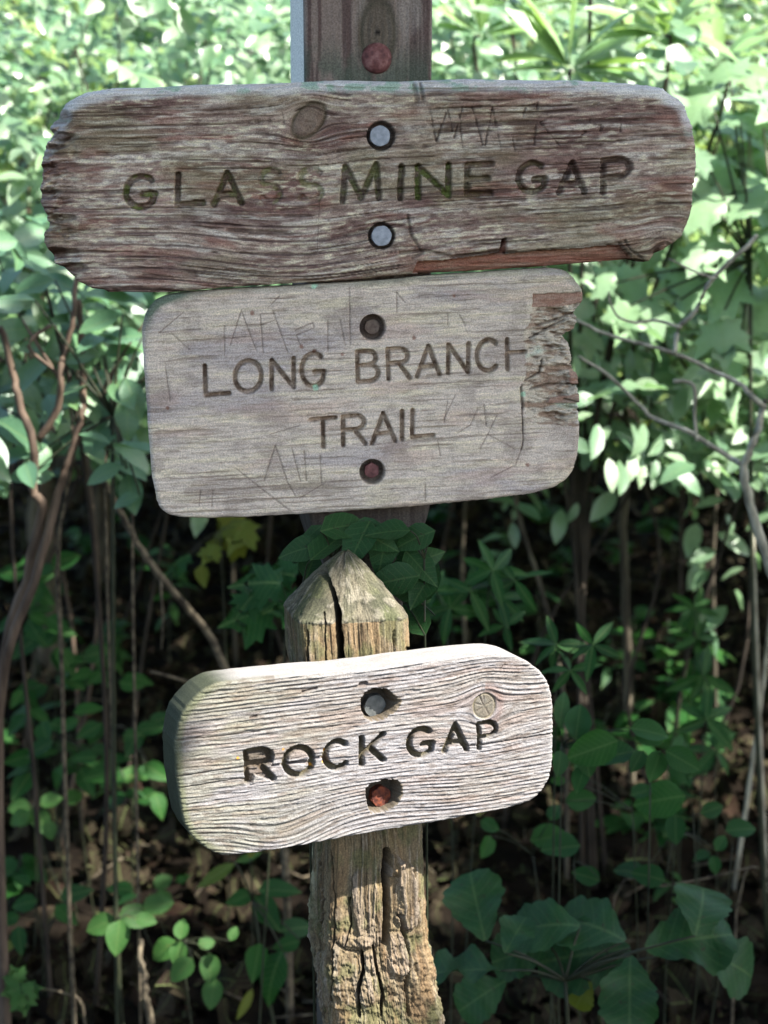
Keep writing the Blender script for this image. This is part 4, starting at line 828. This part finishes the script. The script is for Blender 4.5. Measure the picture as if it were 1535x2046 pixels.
path_thing('young_tree', 'slim grey tree stem standing right of the ROCK GAP board', 'tree', [([(1262,1520),(1252,1430),(1252,1300),(1246,1180),(1244,1050),(1250,900),(1240,600)], .013, .010)], M_BARK, 4.4, part='trunk')
path_thing('young_tree', 'thin dark straight stem behind the upper right of the ROCK GAP board', 'tree', [([(1130,1420),(1092,1215),(1066,1120),(1042,1040),(1020,900)], .0062, .005)], M_BARK, 3.9, part='trunk')
path_thing('tree_trunk', 'dark shaded tree trunk in the left undergrowth', 'tree', [([(110,1420),(100,1300),(88,1150),(78,1030),(70,800),(60,300)], .050, .042), ], M_BARK, 5.2, part='trunk', seg=12)
path_thing('tree_trunk', 'broad dark trunk deep in the shade left of the leaning sapling', 'tree', [([(215,1420),(208,1300),(205,1150),(200,1030),(196,700)], .04, .035)], M_BARK, 5.9, part='trunk', seg=12)
for px, Yd in ((1430, 4.6), (930, 5.0), (470, 5.2)):
    path_thing('slim_stem', 'slim dark stem rising out of the shaded leaf litter', 'stem', [([(px + 8, 1500), (px, 1300), (px - 6, 1120), (px + 4, 950)], .007, .005)], M_BARK, Yd, part='stem', group='slim stems in the shaded undergrowth')
path_thing('dead_stub', 'short whitish dead stick standing in the leaf litter', 'stick', [([(300,2040),(292,1985),(289,1950),(279,1925),(276,1895)], .0085, .0045)], M_DEAD, 3.05, part='stick')
path_thing('fallen_twig', 'thin bent brown twig lying beside the dead stub', 'twig', [([(168,2000),(140,1975),(110,1962),(78,1962)], .003, .002)], M_DEAD, 3.15, part='stick')
path_thing('fallen_twig', 'pale straight twig lying on the litter below the left end of the ROCK GAP board', 'twig', [([(110,1800),(180,1755),(245,1715)], .0035, .003)], M_DEAD, 3.9, part='stick')
path_thing('dry_stalk', 'dry bent straw-coloured stalk among the big oak leaves', 'stalk', [([(1470,1850),(1475,1800),(1488,1730),(1510,1724)], .0028, .0018), ([(1230,1795),(1330,1780),(1430,1765),(1510,1745)], .002, .0015)], M_DEAD, 3.0, part='stick')

# ------------------------------------------------------------------ plants of the shaded forest floor
WUP = np.array([0, .60, .80]); NUP = np.array([0, -.80, .60])
def plant(name, label, Yd, base_px, leaves, kind, mat, group=None, cat='plant', stem_r=.0019, jit=.28, wide=1.0, hub=None, mats=None):
    """leaves: (px, py, length in px, image angle) of each leaf's base"""
    b = P(*base_px, Yd); gz = float(hz(b[0], Yd)); root = thing(name, label, cat, (b[0], Yd, gz), group)
    h = P(*hub, Yd) if hub else None; subs = {}; mm = Yd / F_PX / .96
    for i, lf in enumerate(leaves):
        px, py, ln, an = lf[:4]; kd2 = lf[4] if len(lf) > 4 else kind; mt = lf[5] if len(lf) > 5 else mat
        p = P(px, py, Yd + random.uniform(-.06, .06)); a = math.radians(an)
        w = WUP + rng.normal(size=3) * jit * .4; nm = NUP + rng.normal(size=3) * jit; ax = math.cos(a) * np.array([1, 0, 0]) + math.sin(a) * w
        add_leaf(root, p, ax, nm, ln * mm, kd2, mt, wide=wide)
        if h is not None: q0 = h
        else:
            key = (round(px / 170), round(py / 170)); q0 = subs.get(key)
            if q0 is None:
                q0 = subs[key] = p + np.array([random.uniform(-.02, .02), .02, -.035]); g2 = np.array([b[0] * .4 + q0[0] * .6 + random.uniform(-.03, .03), Yd + .03, gz - .02])
                mesh_obj('stem', *tube(smooth_path([g2, (g2 + q0) / 2 + rng.normal(size=3) * .015, q0], 4), np.linspace(stem_r, stem_r * .6, 9), 6), M_GREENSTEM, root)
        md = (q0 + p) / 2 + np.array([0, 0, .008])
        mesh_obj('stalk', *tube(smooth_path([q0, md, p], 3), np.linspace(stem_r * .6, stem_r * .35, 7), 5), M_GREENSTEM, root)
    if h is not None:
        g2 = np.array([b[0], Yd, gz - .02]); mesh_obj('stem', *tube(smooth_path([g2, (g2 + h) / 2 + rng.normal(size=3) * .012, h], 4), np.linspace(stem_r, stem_r * .7, 9), 6), M_GREENSTEM, root)
    return root
MF, MD, MO, MY = M_LEAF_FRESH, M_LEAF_DARK, M_LEAF_OAK, M_LEAF_YEL
plant('trifoliate_plant', 'sunlit plant with four rounded leaves beside the dead stub', 3.05, (262, 2010), [(232, 1835, 66, 205), (240, 1838, 72, 262), (236, 1832, 80, 5), (285, 1815, 66, 12), (270, 1835, 45, -10)], 'round', MF, hub=(238, 1838), jit=.16, wide=.85)
plant('trifoliate_plant', 'sunlit plant with a brown-tipped top leaf right of the dead stub', 3.0, (405, 2030), [(360, 1878, 46, 85), (352, 1880, 68, 215), (360, 1880, 56, 262), (395, 1888, 40, 15), (385, 1915, 62, 232), (420, 1905, 62, 268), (460, 1880, 32, 70), (430, 1955, 64, 265)], 'round', MF, hub=(362, 1882), jit=.18, wide=.85)
plant('floor_plant', 'plant with pale oval leaves at the left edge of the leaf litter', 3.6, (60, 1720), [(62, 1612, 48, 185), (66, 1612, 48, 240), (75, 1618, 56, 300), (80, 1608, 46, 20), (128, 1605, 50, 40), (60, 1625, 50, 200), (95, 1640, 40, 280)], 'round', MF, hub=(68, 1615), jit=.2, wide=.9)
plant('seedling', 'small green seedling in the bottom left corner of the litter', 3.0, (40, 2030), [(40, 1975, 44, 200), (44, 1975, 44, 20), (42, 1985, 50, 280), (38, 1965, 44, 120)], 'maple', MF)
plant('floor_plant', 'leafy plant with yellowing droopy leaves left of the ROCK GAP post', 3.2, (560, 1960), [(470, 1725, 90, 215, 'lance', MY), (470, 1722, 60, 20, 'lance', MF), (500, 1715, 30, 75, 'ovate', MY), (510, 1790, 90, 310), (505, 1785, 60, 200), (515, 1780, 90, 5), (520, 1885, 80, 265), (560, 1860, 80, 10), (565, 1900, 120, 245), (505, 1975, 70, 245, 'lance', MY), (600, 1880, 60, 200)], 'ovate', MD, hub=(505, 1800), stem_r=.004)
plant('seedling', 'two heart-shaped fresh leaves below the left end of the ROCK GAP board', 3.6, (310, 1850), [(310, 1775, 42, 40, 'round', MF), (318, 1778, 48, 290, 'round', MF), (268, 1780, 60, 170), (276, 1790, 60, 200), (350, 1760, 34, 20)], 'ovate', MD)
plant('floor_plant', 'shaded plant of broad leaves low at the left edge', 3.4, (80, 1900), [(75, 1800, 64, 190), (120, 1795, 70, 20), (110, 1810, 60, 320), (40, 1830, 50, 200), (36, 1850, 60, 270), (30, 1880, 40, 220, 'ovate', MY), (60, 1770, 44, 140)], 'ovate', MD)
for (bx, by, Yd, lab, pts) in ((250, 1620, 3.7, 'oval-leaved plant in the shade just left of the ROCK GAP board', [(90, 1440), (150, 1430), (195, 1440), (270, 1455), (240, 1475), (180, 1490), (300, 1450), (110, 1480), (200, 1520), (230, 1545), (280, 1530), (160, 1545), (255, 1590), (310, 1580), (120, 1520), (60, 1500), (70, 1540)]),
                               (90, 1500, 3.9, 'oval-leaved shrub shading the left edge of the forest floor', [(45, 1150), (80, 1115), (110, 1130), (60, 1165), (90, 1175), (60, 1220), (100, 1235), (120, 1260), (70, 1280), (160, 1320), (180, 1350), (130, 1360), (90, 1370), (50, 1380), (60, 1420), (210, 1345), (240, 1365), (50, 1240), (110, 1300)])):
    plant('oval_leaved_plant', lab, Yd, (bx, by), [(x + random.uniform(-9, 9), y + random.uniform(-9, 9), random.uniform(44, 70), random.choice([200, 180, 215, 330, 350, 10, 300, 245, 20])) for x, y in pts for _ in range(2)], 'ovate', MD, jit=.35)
plant('maple_seedling', 'maple seedling with broad lobed leaves left of the pointed post top', 2.9, (500, 1700), [(560, 1165, 105, 175), (540, 1215, 110, 195), (600, 1200, 80, 200), (590, 1150, 80, 165), (505, 1190, 60, 230)], 'maple', MD, hub=(575, 1210), jit=.2)
plant('yellowing_sprig', 'yellow and brown spotted leaves hanging in the shade above the maple seedling', 3.6, (450, 1500), [(430, 1090, 50, 250, 'maple', MY), (500, 1060, 90, 200, 'maple', MY), (490, 1040, 80, 260, 'maple', MY), (380, 1110, 60, 200, 'maple', MD), (400, 1130, 50, 280, 'ovate', MY)], 'maple', MY, hub=(440, 1060))
def whorl(px, py, n, ln, a0=None): return [(px, py, ln * random.uniform(.8, 1.15), (a0 or random.uniform(0, 60)) + 360 * k / n + random.uniform(-14, 14)) for k in range(n)]
plant('whorled_plant', 'large whorled-leaf plant right of the pointed post top', 2.95, (900, 1700), whorl(985, 1140, 6, 75) + whorl(940, 1180, 6, 78) + whorl(1000, 1195, 6, 78) + whorl(900, 1215, 5, 74) + whorl(1030, 1160, 5, 72) + whorl(870, 1180, 5, 65) + whorl(1010, 1250, 4, 65), 'lance', MD, jit=.3)
plant('whorled_plant', 'whorled plant peering over the upper right corner of the ROCK GAP board', 2.7, (1180, 1640), whorl(1112, 1288, 6, 66) + whorl(1185, 1288, 5, 66, 200) + whorl(1140, 1340, 5, 60), 'lance', MD, jit=.3)
plant('whorled_plant', 'star-shaped whorled plant far right, topmost of three', 3.8, (1400, 1440), whorl(1388, 1215, 8, 56) + whorl(1392, 1275, 6, 56), 'lance', MD, jit=.3)
plant('whorled_plant', 'star-shaped whorled plant far right, middle of three', 3.6, (1410, 1560), whorl(1405, 1350, 7, 74), 'lance', MD, jit=.3)
plant('whorled_plant', 'star-shaped whorled plant far right, lowest of three', 3.4, (1420, 1640), whorl(1412, 1438, 7, 76) + whorl(1430, 1500, 6, 70), 'lance', MD, jit=.3)
plant('serrate_plant', 'plant with upright pale leaf touching the right end of the ROCK GAP board', 2.5, (1180, 1800), [(1118, 1455, 95, 84, 'ellip', MF), (1150, 1480, 86, 80), (1165, 1475, 80, 275), (1120, 1500, 55, 260), (1235, 1480, 110, 200), (1180, 1520, 100, 20), (1170, 1530, 60, 250), (1270, 1460, 60, 330), (1260, 1455, 80, 350), (1320, 1500, 70, 250), (1330, 1500, 80, 330), (1285, 1500, 50, 250)], 'round', MD, jit=.25, wide=.8)
plant('round_leaved_plant', 'plant of rounded dark leaves low to the right of the ROCK GAP board', 2.9, (1300, 1800), [(1370, 1590, 110, 190), (1260, 1590, 50, 20), (1350, 1630, 60, 270), (1400, 1625, 50, 20), (1430, 1700, 40, 60), (1420, 1705, 40, 200), (1425, 1710, 40, 280), (1130, 1600, 66, 5), (1060, 1680, 80, 10), (1160, 1690, 80, 185), (1100, 1640, 46, 60), (1130, 1560, 30, 180), (1150, 1545, 30, 60), (960, 1640, 44, 330), (980, 1670, 50, 250), (1450, 1660, 66, 10), (1330, 1760, 70, 160), (1200, 1760, 60, 160), (1290, 1745, 66, 170)], 'round', MD, wide=.85)
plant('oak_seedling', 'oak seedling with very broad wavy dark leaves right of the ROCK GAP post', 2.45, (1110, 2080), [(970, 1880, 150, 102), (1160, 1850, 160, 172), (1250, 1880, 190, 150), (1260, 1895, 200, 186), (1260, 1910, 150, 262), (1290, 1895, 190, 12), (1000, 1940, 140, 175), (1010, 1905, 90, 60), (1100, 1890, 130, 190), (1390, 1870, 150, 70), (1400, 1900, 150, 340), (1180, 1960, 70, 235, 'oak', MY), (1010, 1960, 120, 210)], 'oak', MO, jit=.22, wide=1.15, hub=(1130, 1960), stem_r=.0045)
# scattered seedlings, one by one
for i in range(46):
    for _ in range(30):
        x = random.uniform(-1.3, 1.3); y = random.uniform(3.4, 6.6); z = float(hz(x, y)); px, py = project(np.array([x, y, z]))
        if 0 < px < 1535 and 1040 < py < 2060 and not (560 < px < 900 and y < 4): break
    root = thing('seedling', 'small dark seedling scattered over the shaded leaf litter', 'plant', (x, y, z), 'seedlings scattered on the litter'); kd2 = random.choice(['ovate', 'lance', 'round', 'maple', 'ovate']); hgt = random.uniform(.08, .38)
    top = np.array([x + random.uniform(-.05, .05), y, z + hgt]); mesh_obj('stem', *tube(smooth_path([[x, y, z - .01], [x, y, z + hgt * .5], top], 3), .002, 5), M_GREENSTEM, root)
    for k in range(random.randint(5, 11)):
        a = random.uniform(0, 6.28); ax = np.array([math.cos(a), math.sin(a), random.uniform(-.3, .4)]); add_leaf(root, top + np.array([0, 0, -random.random() * hgt * .5]), ax, np.array([0, -.35, .9]) + rng.normal(size=3) * .25, random.uniform(.05, .11), kd2, MF if random.random() < .12 else MD)
# litter
n = 9000; lx = rng.uniform(-1.9, 1.9, n); ly = 2.5 + 5.2 * rng.random(n) ** 1.1; lz = hz(lx, ly) + rng.random(n) * .025
nn = rng.normal(size=(n, 3)) * .42 + np.array([0, 0, 1]); ax = rng.normal(size=(n, 3)); ax[:, 2] *= .3
lo = bulk_leaves('leaf_litter', np.stack([lx, ly, lz], -1), ax, nn, .045 + .06 * rng.random(n), 'dead', M_LITTER, None); lo['label'] = 'brown fallen leaves covering the shaded forest floor'; lo['category'] = 'leaf litter'
tw = []
for i in range(110):
    x = rng.uniform(-1.5, 1.5); y = rng.uniform(3.2, 6.5); a = rng.uniform(0, 6.28); l_ = rng.uniform(.05, .25); p0 = np.array([x, y, float(hz(x, y)) + .02]); p1 = p0 + np.array([math.cos(a) * l_, math.sin(a) * l_, rng.uniform(0, .05)]); tw.append(tube([p0, (p0 + p1) / 2 + rng.normal(size=3) * .01, p1], [.003, .0025, .0015], 5))
to_ = mesh_obj('litter_twigs', *join(tw), M_DEAD, None, kind='stuff'); to_['label'] = 'small dead twigs lying among the fallen leaves'; to_['category'] = 'twigs'
for px, py, Yd, ln, kd2, v, c, lab in ((1250, 1720, 3.5, .17, 'dead', 0, M_LITTER, 'large curled brown oak leaf lying right of the ROCK GAP post'), (310, 1970, 3.1, .12, 'dead', 1, M_LITTER, 'crumpled reddish dead leaf beside the dead stub')):
    p = P(px, py, Yd); p[2] = max(p[2], float(hz(p[0], Yd)) + .03); t = thing('fallen_leaf', lab, 'leaf', p); add_leaf(t, p, (1, .3, .1), (-.1, -.5, .8), ln, kd2, c, v=v, name='blade')

# ------------------------------------------------------------------ woodland beyond and the unseen shade tree added overhead
n = 9000; wx = rng.uniform(-6, 6, n); wy = rng.uniform(7.6, 12, n); wz = hz(wx, wy) + .2 + rng.random(n) * (3.4 - .0 * wy)
keep = fbm(wx * .9, wz * 1.1 + wy * .4, 201) > .43; wx, wy, wz = wx[keep], wy[keep], wz[keep]; n = len(wx)
fo = bulk_leaves('far_woodland', np.stack([wx, wy, wz], -1), rng.normal(size=(n, 3)), rnd_dirs(n), .10 + .08 * rng.random(n), 'small', M_LEAF_SUN, None); fo['label'] = 'mass of bright leaves far behind the thicket'; fo['category'] = 'woodland'

def big_tree(label, bx, by, top, crown_pts, crown_size, n, leaf=.1, r=.14):
    gz = float(hz(bx, by)); root = thing('unseen_shade_tree', label, 'tree', (bx, by, gz), 'unseen shade trees around the clearing' if crown_pts is None else None)
    tp = smooth_path([[bx, by, gz - .1], [bx + .05, by + .05, top * .4], [bx - .04, by + .1, top * .75], [bx, by, top]], 4); mesh_obj('trunk', *tube(tp, np.linspace(r, r * .35, len(tp)), 12, .1), M_BARK, root)
    return root, tp
# added canopy leaves: c and u are coordinates across the sun's rays (ground point the ray would reach)
n = 60000; cz = rng.uniform(3.3, 4.7, n); cc = rng.uniform(.0, 4.35, n); cu = rng.uniform(-6.0, 2.2, n)
wob = .10 * (fbm(cc * 3, cu * 3, 210) - .5); sl = L[1] / L[2]
def hole(c0, u0, rc, ru, k=1.0): return ((cc - c0) / rc) ** 2 + ((cu - u0) / ru) ** 2 + k * (fbm(cc * 9, cu * 9, 211) - .5) < 1
def cu_of(p): return p[1] - p[2] * sl, p[0] - p[2] * L[0] / L[2]
keep = cc < np.where((cu > -1.0) & (cu < .2), 3.66, 4.18) + wob; keep &= ~((cc > 3.25) & (cu < -1.42) & (fbm(cc * 7, cu * 7, 215) > .36))
cb = cu_of(frC.O); ca = cu_of(P(705, 1215, 1.76)); cl = cu_of(P(790, 1850, 1.75))
lf_ = hole(cb[0] - .02, cb[1] + .03, .285, .46, .2); keep &= ~(lf_ & ((cu > cb[1] - .14) | (rng.random(n) < .93))); keep &= ~hole(ca[0] + .0, ca[1] + .02, .19, .20, .25); keep &= ~hole(cl[0], cl[1] + .02, .22, .20, .3)
for px, py, Yd, rr in ((260, 1845, 3.05, .15), (375, 1900, 3.0, .15), (75, 1620, 3.6, .12), (490, 1225, 2.9, .075)):
    q2 = cu_of(P(px, py, Yd)); keep &= ~hole(q2[0], q2[1], rr, rr * 1.5 + .05, .6)
keep &= rng.random(n) < .93
cz, cc, cu = cz[keep], cc[keep], cu[keep]; n = len(cz); cpos = np.stack([cu + cz * L[0] / L[2], cc + cz * sl, cz], -1)
rt, tp = big_tree('unseen broad tree added overhead for shade, gapped to light the ROCK GAP board', 4.3, -2.2, 5.0, 1, 1, n)  # unseen tree added to shade chosen spots and leave sun gaps
bulk_leaves('unseen_shade_crown', cpos, rng.normal(size=(n, 3)) * [1, 1, .4], rng.normal(size=(n, 3)) * .45 + L * .8, .125 + .06 * rng.random(n), 'flat', M_SHADE_TREE_LEAF, rt)
for k in range(16):
    j = rng.integers(0, n); e = cpos[j]; e = np.array([e[0], e[1], 4.3]); s = tp[-4 - (k % 4)]; cj, uj = cu_of(e)
    pth = smooth_path([s, s * .6 + e * .4 + [0, 0, .35], e], 4)
    if any(abs(cu_of(q_)[0] - cb[0]) < .45 and abs(cu_of(q_)[1] - cb[1]) < .7 for q_ in pth): continue
    mesh_obj('limb', *tube(pth, np.linspace(.05, .012, len(pth)), 7), M_BARK, rt)
# dark leaves of a plant growing between the two posts
plant('whorled_plant', 'dark leafy plant growing up between the two signposts', 1.90, (700, 1420), [(x, y, random.uniform(85, 120), a) for x, y, a in ((640, 1062, 20), (700, 1050, 330), (760, 1075, 200), (820, 1060, 180), (850, 1095, 210), (800, 1130, 20), (840, 1150, 190), (860, 1190, 160), (830, 1210, 60), (870, 1230, 170), (640, 1090, 190), (620, 1120, 40), (660, 1040, 300), (720, 1090, 10), (780, 1050, 250), (610, 1160, 70), (600, 1075, 350), (870, 1060, 200), (850, 1270, 100), (740, 1040, 240), (810, 1100, 300), (870, 1130, 240))], 'ovate', M_LEAF_OAK, jit=.3, stem_r=.002)

for cx, cy, lab in ((-2.7, 1.6, 'unseen dense bush added to block light from the left side'), (-2.8, 3.3, 'unseen dense bush added to block light beside the left end of the thicket'), (3.4, 2.0, 'unseen dense bush added to block light from the right side'), (3.6, 3.6, 'unseen dense bush added to block light beside the right end of the thicket')):
    shrub('unseen_block_bush', lab, None, cx, cy, .7, 1.0, .15, 2.7, 2600, .085, 'ovate', M_LEAF_DARK, 0)  # bushes out of view, added to block sky light from the sides

plant('maple_branch', 'leafy maple branch with large pale lobed leaves right of the two upper boards', 3.62, (1560, 1250), [(1425, 215, 105, 160), (1455, 330, 110, 200), (1480, 250, 100, 60), (1440, 430, 120, 150), (1400, 300, 80, 240), (1395, 480, 105, 300), (1490, 560, 150, 190), (1400, 560, 110, 200), (1290, 560, 95, 190), (1260, 610, 90, 250), (1440, 640, 100, 280), (1330, 620, 90, 200), (1500, 430, 110, 120), (1460, 160, 90, 100), (1385, 385, 80, 10), (1230, 565, 70, 170), (1480, 700, 90, 220)], 'maple', M_LEAF_MAPLE, jit=.3, cat='branch', hub=(1500, 520), stem_r=.006)
plant('laurel_branch', 'laurel branch with large dark oval leaves just left of the LONG BRANCH TRAIL board', 3.05, (215, 1300), [(245, 628, 92, 200), (285, 672, 82, 178), (205, 710, 84, 190), (210, 708, 76, 25), (278, 720, 70, 250), (250, 755, 90, 300), (180, 765, 70, 200), (205, 800, 80, 250), (255, 790, 95, 280), (240, 850, 80, 220), (270, 860, 70, 330), (245, 930, 78, 200), (255, 945, 90, 285), (215, 915, 66, 20), (70, 600, 80, 170), (110, 560, 80, 200), (60, 950, 70, 60), (100, 890, 80, 240), (120, 720, 70, 20), (280, 990, 60, 200)], 'ellip', M_LEAF_LAUREL, jit=.35, cat='branch', hub=(225, 830), stem_r=.005, wide=1.25)
